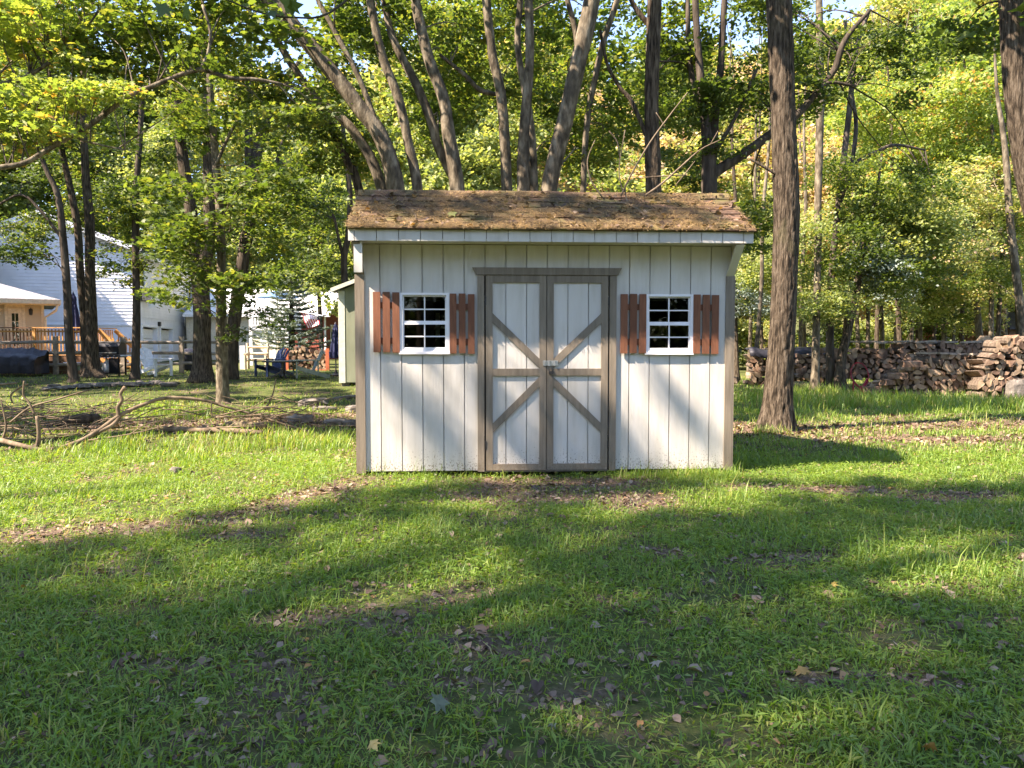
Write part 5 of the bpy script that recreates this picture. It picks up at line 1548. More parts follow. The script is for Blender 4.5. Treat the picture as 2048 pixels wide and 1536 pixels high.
# blue spruce
sp = P(584, 700, 34); sp.z = float(gz(sp.x, sp.y))
spr = empty('blue_spruce', sp, 0, 'blue spruce with bare lower trunk in front of the pale roofed house', 'tree')
MB().tube([(0, 0, -.1), (0, 0, 2), (0, 0, 4.0)], [.16, .12, .03], 8, .1).build('trunk', BARK_DARK, spr)
Vs, Ts, vv = [], [], []
nb = 0
brn = MB()
for k in range(17):
    z = .9 + k * .19
    L = 1.65 * (1 - (k / 17) ** 1.3) + .25
    for j in range(8):
        a = j * .785 + k * .5 + random.uniform(-.2, .2)
        l = L * random.uniform(.75, 1.1)
        if random.random() < .12: continue
        brn.tube([(0, 0, z), (l * .6 * math.cos(a), l * .6 * math.sin(a), z - .06), (l * math.cos(a), l * math.sin(a), z + .08)], [.025, .015, .006], 4)
        m_ = int(70 * l) + 10
        t_ = rng.uniform(.2, 1, m_)
        wdt = (1.05 - t_) * .30 + .05
        off = rng.uniform(-1, 1, m_) * wdt
        C = np.stack([l * t_ * math.cos(a) - off * math.sin(a), l * t_ * math.sin(a) + off * math.cos(a), z - .06 * np.sin(t_ * 3.1) + .12 * t_ ** 3 - abs(off) * .2 + rng.normal(0, .02, m_)], -1)
        yw = a - np.pi / 2 + np.sign(off) * .7 + rng.normal(0, .3, m_)
        V, T, v = scatter(C, np.full(m_, .20), RHO * np.array([.28, 1, 1]), RHO_T, .35, rng, yaw=yw)
        Ts.append(T + nb); nb += len(V); Vs.append(V); vv.append(v)
brn.build('branches', BARK_DARK, spr, kind='stuff')
o = bpy.data.objects.new('needles', tri_mesh('needles', np.concatenate(Vs), np.concatenate(Ts), LEAF_BLUE, np.concatenate(vv))); COL.objects.link(o); o.parent = spr

# American flag hanging slanted
q0, q1, q2, q3 = P(602, 625, 31.5), P(634, 632, 31.5), P(641, 649, 31.5), P(614, 657, 31.5)
fl = empty('american_flag', q0, 0, 'American flag hanging slantwise in front of the pale roofed house', 'flag')
fred, fwhite, fblue = plain('flag_red', (.45, .03, .045), .8), plain('flag_white', (.75, .74, .72), .8), plain('flag_blue', (.03, .045, .16), .8)
def fp(u, v, off=0.0):                                # u across the stripes, v along them
    a = q0.lerp(q1, u); b = q3.lerp(q2, u)
    p = a.lerp(b, v) - q0
    p.y += .05 * math.sin(v * 7 + u * 5) - off
    return p
for k in range(13):
    vs, fs = [], []
    n_ = 8
    v0 = .42 if k >= 6 else 0
    for i in range(n_ + 1):
        v = v0 + (1 - v0) * i / n_
        vs += [fp(k / 13, v), fp((k + 1) / 13, v)]
    for i in range(n_): fs.append((2 * i, 2 * i + 1, 2 * i + 3, 2 * i + 2))
    MB().add(vs, fs).build('stripe', fred if k % 2 == 0 else fwhite, fl)
vs, fs = [], []
for i in range(5):
    vs += [fp(6 / 13, .42 * i / 4), fp(1, .42 * i / 4)]
for i in range(4): fs.append((2 * i, 2 * i + 1, 2 * i + 3, 2 * i + 2))
can = MB().add(vs, fs).build('canton', fblue, fl)
mb = MB()
for r_ in range(9):
    for c_ in range(6 if r_ % 2 == 0 else 5):
        u = 6 / 13 + (7 / 13) * (r_ + 1) / 10; v = .42 * ((c_ * 2 + (1 if r_ % 2 == 0 else 2)) / 12)
        c0 = fp(u, v, .012)
        mb.add([c0 + Vector((.014 * (1 if k % 2 == 0 else .4) * math.sin(k * .628), 0, .014 * (1 if k % 2 == 0 else .4) * math.cos(k * .628))) for k in range(10)], [tuple(range(10))])
mb.build('stars', fwhite, can, kind='stuff')
fpole = MB(); fpole.tube([fp(-.1, 0) + Vector((0, .02, .02)), fp(1.35, 0) + Vector((0, .02, .06))], [.02, .02], 6); fpole.build('flag_pole', WHITE, fl)

# green shed behind the left of ours
q = G(680, 773)
gs = empty('green_shed', (q.x, q.y, q.z), R(2), 'sage green shed with pale corner trim partly hidden behind the white shed', 'shed')
zt = 2.62
for k in range(8):
    MB().box(.16 + k * .40, .16 + k * .40 + .392, -.012, 0, .12, zt + max(0, min(.9, (.16 + k * .4) * .38))).build('siding_board', GREEN_SIDING, gs)
MB().box(0, 3.4, .002, 2.6, .10, zt).build('walls', GREEN_SIDING, gs)
MB().prism([(0, zt), (3.4, zt), (1.7, zt + .68)], 'y', .0021, 2.598).build('gable', GREEN_SIDING, gs)
MB().box(-.02, .155, -.025, .15, .10, zt).build('corner_trim', PALE_TRIM, gs)
mb = MB(); mb.prism([(-.18, zt - .02), (1.7, zt + .72), (1.7, zt + .79), (-.18, zt + .05)], 'y', -.18, 2.8); mb.build('roof', ROOF_GREY, gs)
mb = MB(); mb.prism([(1.701, zt + .72), (3.6, zt - .02), (3.6, zt + .05), (1.701, zt + .79)], 'y', -.18, 2.8); mb.build('roof', ROOF_GREY, gs)
mb = MB(); mb.prism([(-.19, zt - .05), (1.7, zt + .69), (1.7, zt + .79), (-.19, zt + .06)], 'y', -.205, -.182); mb.build('rake_board', PALE_TRIM, gs)
MB().box(.03, .25, .05, .3, -.05, .098).box(1.5, 1.8, .05, .3, -.05, .098).build('block', STONE, gs)
# ------------------------------------------------------------------ firewood
END = mat('split_log_face', [(.3, (.07, .042, .027)), (.5, (.175, .108, .07)), (.72, (.33, .22, .145))], 5, (1, 1, 1), .9, .6, 40, .01, coord='World')
ENDP = mat('fresh_pale_log_face', [(.3, (.22, .15, .09)), (.7, (.40, .29, .19))], 9, (1, 1, 1), .9, .4, 40, .01, coord='World')
LBARK = bark_mat('firewood_bark', [(.3, (.06, .045, .033)), (.7, (.20, .155, .115))], 14, .8, None, 1)

def log_mesh(kind, i):
    r = random.Random(100 + i)
    n = 9
    if kind == 'round':
        pr = [(.5 * math.cos(k / n * 6.283) * r.uniform(.9, 1.08), .5 * math.sin(k / n * 6.283) * r.uniform(.9, 1.08)) for k in range(n)]
    else:
        sp = r.uniform(1.2, 3.0)
        pr = [(-.05, -.45)] + [(.95 * math.cos(1.57 - sp / 2 + sp * k / 4) * r.uniform(.9, 1.05), -.45 + .95 * math.sin(1.57 - sp / 2 + sp * k / 4) * r.uniform(.9, 1.05)) for k in range(5)]
    mb = MB()
    m_ = len(pr)
    sk = r.uniform(-.1, .1)
    vs = [(x, -.5 + r.uniform(-.06, .06) * .4, z) for x, z in pr] + [(x * .95 + sk, .5, z * .95) for x, z in pr]
    mb.add(vs, [tuple(range(m_))], 0)
    mb.add(vs, [tuple(range(2 * m_ - 1, m_ - 1, -1))], 0)
    fs = [((i_ + 1) % m_, i_, m_ + i_, m_ + (i_ + 1) % m_) for i_ in range(m_)]
    mb.add(vs, fs, 1)
    if kind != 'round':
        for j in (len(mb.m) - m_, len(mb.m) - 1): mb.m[j] = 0
    return mb.mesh('log', [END, LBARK])
LOGS = [log_mesh('split', i) for i in range(7)] + [log_mesh('round', i) for i in range(2)]
def pale(me):
    m2 = me.copy(); m2.materials[0] = ENDP
    return m2
LOGS_P = [pale(m) for m in LOGS]

def firewood(label, prof_px, base_py, d, cell, depth, paleness, limit=300, name='firewood_stack', d2=None, cat='firewood stack'):
    """prof_px: (px, top py) outline of the stack's top; logs end-on to the picture"""
    x0, x1 = prof_px[0][0], prof_px[-1][0]
    b = P((x0 + x1) / 2, base_py, d)
    zb = float(gz(b.x, b.y))
    root = empty(name, (b.x, b.y, zb), 0, label, cat)
    def topz(px):
        for (a, ya), (c, yc) in zip(prof_px[:-1], prof_px[1:]):
            if px <= c: return P(px, ya + (yc - ya) * (px - a) / (c - a), d).z - zb
        return P(px, prof_px[-1][1], d).z - zb
    cells = []
    row = 0; z = cell * .45
    wx0, wx1 = P(x0, 687, d).x - b.x, P(x1, 687, d).x - b.x
    while z < 2.2:
        x = wx0 + (cell * .5 if row % 2 else 0)
        while x < wx1:
            px = 1024 + F * (x + b.x) / d
            if z < topz(px): cells.append((x, z, topz(px)))
            x += cell * random.uniform(.9, 1.15)
        z += cell * .86; row += 1
    if len(cells) > limit:
        cells = sorted(cells, key=lambda c: -c[1])[:limit]
    for x, z, tz in cells:
        pl = random.random() < paleness
        me = random.choice(LOGS_P if pl else LOGS)
        sx = cell * random.uniform(.66, 1.12)
        rot = random.uniform(0, 6.283)
        dy = random.uniform(-.09, .06)
        if tz - z < cell and random.random() < .35: yaw = random.uniform(-.9, .9)
        else: yaw = random.uniform(-.08, .08)
        o = link('log', me, root, (x, dy + random.uniform(0, .03), z + random.uniform(-.02, .02)), (0, rot, 0), (sx, depth, sx))
        o.rotation_euler = (random.uniform(-.06, .06), rot, yaw)
    return root, topz
firewood('firewood stack at right nearest the lawn, split logs sloping down at its left end', [(1722, 778), (1745, 764), (1790, 742), (1835, 722), (1900, 712), (1985, 708), (2060, 712), (2130, 712)], 787, 19.6, .150, .42, .45)
firewood('long firewood stack behind the nearest one, topped with grey slabs', [(1596, 704), (1660, 700), (1740, 694), (1850, 690), (1960, 682), (1990, 678), (2130, 680)], 770, 22.2, .165, .42, .22)
firewood('big round logs heaped high at the right end of the firewood', [(1955, 720), (1975, 690), (2000, 678), (2060, 676), (2150, 684)], 792, 18.9, .155, .5, .6)
firewood('dark low firewood stack left of the leaning trunk, under black sheeting', [(1500, 706), (1540, 700), (1600, 700), (1650, 702), (1690, 706)], 768, 23.6, .16, .42, .25)
# slabs and sheet on top of the stacks
def slab_cover(label, name, x0, x1, py, d, n, m, cat):
    c = P((x0 + x1) / 2, py, d)
    root = empty(name, c, 0, label, cat)
    for k in range(n):
        u = x0 + (x1 - x0) * (k + random.uniform(.1, .6)) / n
        w = (x1 - x0) / n * random.uniform(.8, 1.4)
        a, b = P(u - w / 2, py + random.uniform(-2, 3), d - .15 + random.uniform(-.1, .2)) - c, P(u + w / 2, py + random.uniform(-2, 3), d + random.uniform(-.1, .3)) - c
        mb = MB(); mb.bar(a, b, random.uniform(.12, .24), .045); mb.build('slab', m, root)
slab_cover('grey bark slabs laid along the top of the long firewood stack', 'bark_slabs', 1700, 1990, 684, 22.1, 9, OLD_WOOD, 'bark slabs')
slab_cover('weathered split slabs along the top of the nearest firewood stack', 'bark_slabs', 1840, 2080, 707, 19.5, 7, OLD_WOOD, 'bark slabs')
c = P(1590, 698, 23.4)
ts = empty('black_sheet', c, 0, 'black plastic sheet sagging over the dark low firewood stack', 'tarp')
vs, fs = [], []
for i in range(19):
    for j in range(6):
        x = -1.45 + i * .16
        zz = .05 * math.sin(i * 1.3) + (.03 * math.sin(j * 2 + i))
        y = -.32 + j * .14
        if j == 0: zz -= .22 + .08 * math.sin(i * .9)
        vs.append((x, y, zz))
for i in range(18):
    for j in range(5): fs.append((i * 6 + j, (i + 1) * 6 + j, (i + 1) * 6 + j + 1, i * 6 + j + 1))
o = MB().add(vs, fs).build('sheet', BLACK_COVER, ts, smooth=True)
sd = o.modifiers.new('thickness', 'SOLIDIFY'); sd.thickness = .01
# loose split logs lying in front
lid = 0
for (px, py, L, rz, lab) in ((1745, 779, .5, .2, 'pinkish split log lying flat at the foot of the sloping stack end'), (1795, 752, .45, -.4, 'pale squared log on the slope of the nearest stack'), (1822, 728, .5, .15, 'sunlit pale log near the top of the slope of the nearest stack'),
                             (1775, 764, .4, .6, 'small pale log low on the slope of the nearest stack'), (1525, 737, .45, 1.2, 'pale log end lying beside the black sheeted stack')):
    q = P(px, py, 19.2 if px > 1600 else 23.2)
    root = empty('loose_log', q, rz, lab, 'log')
    mb = MB(); mb.prism([(-.10, -.07), (.10, -.08), (.11, .02), (.04, .08), (-.09, .06)], 'x', -L / 2, L / 2); mb.build('log', END, root)
# pale branch on the grass before the stack, big stone at the edge, stump
q0, q1 = G(1935, 792), G(1975, 788)
t = empty('cut_branch', q0, 0, 'pale cut branch lying in the grass before the firewood', 'branch')
MB().tube([Vector((0, 0, .06)), (q1 - q0) * .5 + Vector((0, 0, .09)), (q1 - q0) + Vector((0, 0, .08))], [.045, .04, .035], 8, .15).build('branch', TWIG, t)
def rock(label, loc, sx, sy, sz, seed, m=STONE, cat='stone', rz=0, name='stone', group=None):
    r = random.Random(seed)
    vs, fs = [], []
    seg, rings = 9, 5
    for i in range(rings + 1):
        ph = math.pi * i / rings
        for k in range(seg):
            a = 2 * math.pi * k / seg
            q = (math.copysign(abs(math.sin(ph)) ** .5, 1)) * r.uniform(.82, 1.08)
            vs.append((sx * q * math.copysign(abs(math.cos(a)) ** .9, math.cos(a)), sy * q * math.copysign(abs(math.sin(a)) ** .9, math.sin(a)), sz * math.copysign(abs(math.cos(ph)) ** .6, math.cos(ph)) * r.uniform(.85, 1.05)))
    for i in range(rings):
        for k in range(seg):
            fs.append((i * seg + k, (i + 1) * seg + k, (i + 1) * seg + (k + 1) % seg, i * seg + (k + 1) % seg))
    o = MB().add(vs, fs).build(name, m, None)
    o.location = loc; o.rotation_euler = (r.uniform(-.1, .1), r.uniform(-.12, .12), rz)
    return tag(o, label, cat, group)
q = G(2036, 798); rock('tilted lichen-pale slab of stone at the right edge below the firewood', q + Vector((0, 0, .2)), .30, .12, .28, 3)
q = G(1470, 768); rock('small dark tree stump beside the shed corner', q + Vector((0, 0, .1)), .14, .14, .14, 4, LBARK, 'stump', name='stump')
q = G(1632, 790); rock('mossy dark mound at the foot of the pole-straight grey tree', q + Vector((0, .3, .05)), .55, .4, .28, 9, mat('mossy_soil', [(.3, (.03, .03, .015)), (.7, (.07, .075, .03))], 9), 'mound', name='soil_mound')

# red hand cart frame leaning by the stack
q = P(1722, 791, 19.2); q.z = float(gz(q.x, q.y))
RED = plain('red_paint', (.28, .015, .025), .5)
hc = empty('red_hand_cart', q, 0, 'red tubular hand cart leaning against the firewood', 'hand cart')
k_ = ppm(q.y)
pts = [(-.10, 0, .30)] + [(.0 + .20 * math.sin(a), .05, .62 - .24 * math.cos(a)) for a in np.linspace(-2.6, 2.6, 13) * -1] + [(.10, 0, .30)]
pts = [(.22 * math.cos(a), .1 + .1 * math.sin(a), .52 + .30 * math.sin(a)) for a in np.linspace(-1.57, 4.71, 20)]
MB().tube(pts, [.013] * 20, 6, cap=False).build('handle_loop', RED, hc)
mb = MB(); mb.bar((0, .02, .24), (.02, -.05, .02), .09, .06); mb.bar((.2, .1, .42), (.03, .0, .18), .05, .04); mb.bar((-.2, .1, .42), (-.03, .0, .18), .03, .04); mb.build('stem', RED, hc)
MB().tube([(-.2, .0, .35), (-.22, -.05, 0)], [.018, .018], 6).build('leg', RED, hc)
MB().box(-.10, .10, -.10, .04, .0, .03).build('base_plate', RED, hc)

# something red-painted deep in the woods: a small red cabin
q = P(1925, 690, 48); q.z = 0
rc = empty('red_cabin', q, R(-6), 'red wooden cabin half hidden deep in the woods at right', 'cabin')
mb = MB(); z = 0
for k in range(9): MB().box(-1.6 + k * .38, -1.6 + k * .38 + .365, -.02, 0, .2, 2.2).build('wall_board', RED_SIDING, rc)
MB().box(-1.6, 1.8, .002, 3, .0, 2.2).build('walls', RED_SIDING, rc)
MB().prism([(-.4, 2.15), (1.5, 2.9), (3.4, 2.15), (3.4, 2.25), (1.5, 3.02), (-.4, 2.25)], 'x', -1.9, 2.1).build('roof', plain('rusty_red_roof', (.30, .085, .06), .8), rc)
MB().box(-1.0, -.4, -.04, -.021, .9, 1.7).build('window', WHITE, rc)
q = P(2090, 690, 36); q.z = 0
bc = empty('brown_cabin', q, R(5), 'dark brown cabin wall behind the trunks at the right edge', 'cabin')
MB().box(-1.8, 2, 0, 3, 0, 2.0).build('walls', DECK_DARK, bc)
MB().prism([(-.4, 1.95), (1.5, 2.7), (3.4, 1.95), (3.4, 2.05), (1.5, 2.82), (-.4, 2.05)], 'x', -2.1, 2.3).build('roof', BLACK_COVER, bc)

# ------------------------------------------------------------------ firewood rack in the neighbour yard
q = P(616, 726, 30.5)
firewood('small wood rack of stacked firewood with orange ends in the neighbour yard', [(578, 698), (600, 696), (630, 698), (655, 703)], 727, 30.5, .15, .4, .5, name='firewood_rack', cat='firewood rack')
rk = [o for o in COL.objects if o.name.startswith('firewood_rack')][0]
ORANGE = plain('orange_red_paint', (.40, .11, .05), .6)
for px in (576, 657):
    x = P(px, 720, 30.4).x - rk.location.x
    MB().box(x - .07, x + .07, -.3, -.22, -.2, .85).build('rack_end', ORANGE, rk)
MB().box(-.9, .9, -.26, -.22, -.1, .02).build('rack_rail', ORANGE, rk)

# ------------------------------------------------------------------ fallen branch, brush and stones on the left
def limb(name, label, pts, m=TWIG, parts=(), d=None, cat='fallen branch', group=None, seg=8):
    """pts: (px, py, d, width px)"""
    w = [(*P(a, b, d_), wd_ / 2 / ppm(d_)) for a, b, d_, wd_ in pts]
    root = empty(name, w[0][:3], 0, label, cat, group)
    def tube(ps, nm):
        a = smooth_path(ps, 5)
        mb = MB(); mb.tube([Vector(p[:3]) - root.location for p in a], [max(.003, p[3]) for p in a], seg, .12); mb.build(nm, m, root, smooth=True)
    tube(w, 'stem')
    for q in parts: tube([(*P(a, b, d_), wd_ / 2 / ppm(d_)) for a, b, d_, wd_ in q], 'side_branch')
    return root
limb('fallen_branch', 'long arched bare branch lying over the brush left of the shed', [(-30, 868, 9.6, 11), (0, 880, 9.5, 10.5), (39, 890, 9.35, 10), (91, 900, 9.25, 9.5), (151, 886, 9.4, 9), (197, 861, 9.6, 8.5), (239, 831, 9.8, 8), (292, 807, 10, 7), (334, 796, 10.1, 7), (404, 800, 10.3, 6), (457, 815, 10.4, 5), (517, 832, 10.5, 5), (570, 849, 10.5, 4), (640, 868, 10.5, 3)],
     TWIG, [[(238, 832, 9.8, 9), (236, 815, 9.8, 8), (244, 800, 9.8, 7), (241, 788, 9.8, 7), (250, 774, 9.8, 8)], [(239, 834, 9.8, 10), (225, 850, 9.7, 8), (200, 863, 9.6, 7), (160, 885, 9.5, 5)], [(515, 832, 10.5, 4), (520, 845, 10.4, 3), (545, 860, 10.3, 2.4), (560, 880, 10.2, 2)], [(423, 805, 10.3, 3), (424, 830, 10.3, 2.4), (434, 838, 10.3, 2)], [(570, 848, 10.5, 3), (575, 862, 10.4, 2.5), (566, 885, 10.3, 2)]])
limb('upright_stick', 'short thick peeled stick standing in the brush at far left', [(74, 895, 9.4, 8), (78, 868, 9.4, 8), (74, 832, 9.4, 7)], TWIG, [], cat='stick')
random.seed(21)
n_b = 0
for i in range(120):                                     # the brush heap: each bare stick on its own
    px, py = random.uniform(-40, 240), random.uniform(836, 892)
    if i % 3 == 0: px = random.uniform(240, 640); py = random.uniform(838, 872)
    b = G(px, py)
    L = random.uniform(.4, 1.15)
    a = random.uniform(-.5, .5) + (math.pi if random.random() < .5 else 0)
    tilt = random.uniform(-.02, .20)
    d_ = Vector((math.cos(a), math.sin(a) * .6, tilt)) * L
    root = empty('brush_stick', b + Vector((0, 0, random.uniform(.04, .28))), 0, 'bare grey stick in the tangled brush heap left of the shed', 'stick', 'sticks of the brush heap')
    pth = smooth_path([Vector((0, 0, 0)), d_ * .5 + Vector((random.uniform(-.1, .1), random.uniform(-.1, .1), random.uniform(-.05, .1))), d_], 3)
    r0 = random.uniform(.004, .012)
    mb = MB(); mb.tube([Vector(p) for p in pth], list(np.linspace(r0, r0 * .4, len(pth))), 6, .1)
    e = Vector(pth[3]); mb.tube([e, e + Vector((d_.x * .2, random.uniform(-.2, .2), .12 * L)), e + Vector((d_.x * .4, random.uniform(-.3, .3), .18 * L))], [r0 * .6, r0 * .45, .002], 5)
    mb.build('stick', TWIG, root, smooth=True)
for (pts, lab) in (([(25, 806, 9.6, 3), (22, 790, 9.6, 3.5), (40, 775, 9.6, 4), (55, 768, 9.6, 4)], 'thin bleached twig curving up at the far left, right-hand one'), ([(-10, 770, 9.6, 4), (10, 768, 9.6, 4), (34, 766, 9.6, 3)], 'nearly level bleached twig at the left edge'),
                   ([(70, 830, 9.5, 5), (58, 805, 9.5, 4), (47, 790, 9.5, 4), (48, 762, 9.5, 3)], 'bleached forked twig standing above the brush heap'), ([(20, 845, 9.5, 4), (60, 815, 9.6, 4), (110, 800, 9.7, 3.5), (160, 785, 9.8, 3), (178, 780, 9.9, 2)], 'long thin pale twig rising to the right above the brush heap'),
                   ([(530, 820, 11, 4), (545, 790, 11, 3), (552, 757, 11, 2)], 'thin twig standing upright in front of the garden table'), ([(5, 880, 9.5, 5), (12, 850, 9.5, 4), (2, 800, 9.5, 3)], 'thin dark stem rising at the far left of the brush heap')):
    limb('twig', lab, pts, TWIG, [], cat='twig', seg=6)
for (px0, py0, px1, py1, w, lab) in ((120, 850, 195, 825, 24, 'dark rotten log behind the brush heap'), (455, 868, 530, 842, 16, 'split rotten log right of the arched branch'), (330, 872, 420, 862, 12, 'thin rotten pole lying in the dead leaves'), (395, 858, 525, 864, 12, 'long weathered pole beneath the split rotten log')):
    a, b = G(px0, py0 + 6), G(px1, py1 + 22)
    t = empty('rotten_log', a, 0, lab, 'log')
    r_ = w / 2 / ppm(a.y)
    MB().tube(smooth_path([Vector((0, 0, r_ * .8)), (b - a) * .5 + Vector((0, 0, r_ * 1.1)), b - a + Vector((0, 0, r_))], 4), list(np.linspace(r_ * 1.1, r_ * .8, 9)), 10, .25).build('log', BARK_DARK if w > 20 else TWIG, t, smooth=True)
# row of flat stones edging the neighbour lawn, and stones by the shed
r3 = random.Random(8)
for i in range(26):
    px = 95 + i * 10.2 + r3.uniform(-3, 3); py = 776 - i * .35 + r3.uniform(-3, 3)
    q = G(px, py + 3)
    rock('flat grey stone in the row edging the neighbour lawn', q + Vector((0, 0, .06)), r3.uniform(.10, .30), r3.uniform(.1, .2), r3.uniform(.03, .08), 40 + i, STONE, 'stone', r3.uniform(0, 3), group='stones edging the neighbour lawn')
for i, (px, py, sx, sy, sz, lab) in enumerate(((625, 800, .34, .22, .10, 'squared grey stone in the rubble left of the shed, below the grey green chair'), (650, 812, .26, .16, .07, 'flat tilted stone beside the squared one left of the shed'), (690, 785, .30, .18, .04, 'flat sunlit slab before the green shed'),
                                               (672, 838, .2, .16, .06, 'reddish rubble stone close to the shed wall'), (706, 812, .15, .15, .08, 'dark stone against the left corner of the shed'), (600, 832, .22, .16, .07, 'small stone at the left end of the rubble'), (700, 842, .13, .14, .07, 'mossy stone low by the shed corner trim'))):
    q = G(px, py + 12)
    rock(lab, q + Vector((0, 0, sz * .7)), sx, sy, sz, 90 + i, STONE, 'stone', r3.uniform(-.4, .4))
for i, (px, py, s, lab) in enumerate(((498, 1190, .028, 'small blue-grey pebble in the sunny grass at left'), (1071, 976, .03, 'pale pebble in the bare patch before the shed door'), (352, 945, .05, 'pale stone in the sunny grass left of the shed'))):
    q = G(px, py + 4); rock(lab, q + Vector((0, 0, s * .5)), s * 1.3, s, s, 130 + i, STONE, 'stone')

# bare dead branch lying on the shed roof
def roofpt(px, py, h=.02):
    r = ray(px, py)
    n = Vector((-_s * ND.y, _c * ND.y, ND.z)); p0 = shed_world(E0 + ND * h)
    o = Vector((0, 0, EYE)); t = (p0 - o).dot(n) / r.dot(n)
    q = o + r * t
    return q
def roof_limb(label, stems, m=TWIG, name='dead_branch', cat='fallen branch'):
    first = roofpt(*stems[0][0][:2])
    root = empty(name, first, 0, label, cat)
    for i, st_ in enumerate(stems):
        w = []
        for q in st_:
            p = P(q[0], q[1], q[3]) if len(q) > 3 else roofpt(q[0], q[1])
            w.append((*p, q[2] / 2 / ppm(p.y)))
        a = smooth_path(w, 4)
        MB().tube([Vector(p[:3]) - root.location for p in a], [max(.002, p[3]) for p in a], 6, .1).build('stem' if i == 0 else 'side_branch', m, root, smooth=True)
roof_limb('bare dead branch fallen on the right half of the roof, twigs rising above the ridge', [
    [(1187, 399, 4), (1215, 406, 5), (1252, 407, 5), (1275, 420, 6), (1292, 433, 6), (1310, 430, 5), (1330, 425, 4)],
    [(1242, 392, 4, 7.9), (1262, 350, 4, 7.9), (1300, 285, 3.5, 7.9), (1340, 230, 3, 7.9), (1375, 185, 2, 7.9)],
    [(1292, 390, 5, 7.9), (1320, 370, 5, 7.9), (1360, 335, 4, 7.9), (1400, 300, 3, 7.9), (1440, 280, 2, 7.9)],
    [(1275, 418, 4), (1258, 408, 3.5), (1252, 395, 3, 7.9), (1250, 370, 2.5, 7.9)], [(1290, 355, 3, 7.9), (1330, 352, 2.5, 7.9), (1372, 350, 2, 7.9)],
    [(1240, 320, 3, 7.95), (1235, 285, 2.6, 7.95), (1218, 262, 2.5, 7.95)], [(1246, 385, 2.5, 7.9), (1238, 340, 2.3, 7.9), (1250, 260, 2, 7.9)],
    [(1275, 395, 3), (1290, 405, 3), (1320, 420, 3)], [(1205, 395, 3, 7.9), (1182, 360, 3, 7.9), (1175, 320, 2.4, 7.9), (1190, 280, 2, 7.9)],
    [(1330, 255, 2.2, 7.9), (1322, 240, 2, 7.9), (1312, 225, 1.6, 7.9)], [(1420, 290, 2, 7.9), (1436, 262, 1.6, 7.9)], [(1350, 372, 2, 7.9), (1376, 340, 2, 7.9), (1390, 322, 1.5, 7.9)]])
for i, (st_, lab) in enumerate((([(782, 406, 3), (815, 414, 3), (830, 430, 3), (832, 438, 2)], 'curved pale twig lying on the sunny left part of the roof'), ([(758, 388, 2.5), (772, 396, 2.5), (780, 402, 2)], 'short dark twig near the left end of the ridge'), ([(800, 425, 2), (828, 428, 2), (850, 436, 2)], 'thin twig under the curved pale twig on the roof'),
                                ([(1415, 438, 4), (1419, 450, 4), (1412, 460, 3)], 'short upright-looking twig near the right eave of the roof'), ([(1134, 440, 3), (1155, 445, 3), (1165, 453, 3)], 'bent twig at the middle of the eave'), ([(1215, 455, 2.5), (1250, 452, 2.5)], 'straight twig lying along the eave right of the middle'),
                                ([(960, 455, 2.5), (985, 448, 2.5), (1000, 446, 2)], 'slanting twig on the roof above the left door'))):
    roof_limb(lab, [st_], TWIG, 'twig', 'twig')
# leaves on the roof
q = roofpt(902, 427, .03)
V, T, v = scatter(np.array([[0, 0, 0]]), [.13], MAPLE, MAPLE_T, .1)
o = bpy.data.objects.new('fallen_leaf', tri_mesh('fallen_leaf', V, T, LEAF_YELLOW, v * 0 + .3)); COL.objects.link(o); o.location = q; o.rotation_euler = (R(33), 0, 0)
tag(o, 'yellow-green maple leaf lying on the roof left of its middle', 'leaf')

# needles, leaf crumbs and moss on the roof (nobody could count them)
NEEDLE = leaf_mat('dead_needles', [(0, (.05, .033, .016)), (.5, (.15, .093, .034)), (.85, (.26, .165, .055)), (1, (.34, .26, .13))], .1, 0, rough=.9)
n = 42000
xx = rng.uniform(EX0 - .01, EX1 + .01, n); tt = SL * rng.random(n) ** 1.15 - .03
den = vnoise(xx, tt * 2, .35, 21) * .6 + vnoise(xx, tt, .12, 22) * .4
keep = rng.random(n) < np.clip((den - .22) * 1.9 + .35 * (tt < .12), 0, 1)
xx, tt = xx[keep], tt[keep]; n = len(xx)
base = np.array([on_roof(a, b, .022) for a, b in zip(xx, tt)]) + rng.uniform(0, .016, n)[:, None] * np.array(ND)
ang = rng.uniform(0, 6.283, n); L = rng.uniform(.03, .085, n)
ax, au = np.array([1.0, 0, 0]), np.array(UP)
dirv = np.cos(ang)[:, None] * ax + np.sin(ang)[:, None] * au + rng.normal(0, .16, n)[:, None] * np.array(ND)
side = -np.sin(ang)[:, None] * ax + np.cos(ang)[:, None] * au
wd_ = rng.uniform(.0012, .0032, n)[:, None]
V = np.stack([base - dirv * L[:, None] / 2 - side * wd_, base - dirv * L[:, None] / 2 + side * wd_, base + dirv * L[:, None] / 2 + np.array(ND) * .004], 1).reshape(-1, 3)
V = np.array([[SHED_X, SHED_Y, 0]]) + V @ np.array([[_c, _s, 0], [-_s, _c, 0], [0, 0, 1]])
o = bpy.data.objects.new('roof_needle_litter', tri_mesh('roof_needle_litter', V, np.arange(3 * n).reshape(-1, 3), NEEDLE, rng.random(n))); COL.objects.link(o)
tag(o, 'rusty brown dead needles strewn over the shed roof', 'needle litter', None, 'stuff')
n = 420
xx = rng.uniform(EX0, EX1, n); tt = SL * rng.random(n) ** 1.8
C = np.array([shed_world(on_roof(a, b, .03)) for a, b in zip(xx, tt)])
DEADLEAF = leaf_mat('dead_leaves', [(0, (.055, .035, .024)), (.4, (.13, .082, .053)), (.75, (.22, .15, .10)), (.95, (.34, .26, .18)), (1, (.40, .19, .05))], .15, 0, rough=.8)
V, T, v = scatter(C, rng.uniform(.03, .075, n), HEX, HEX_T, .5)
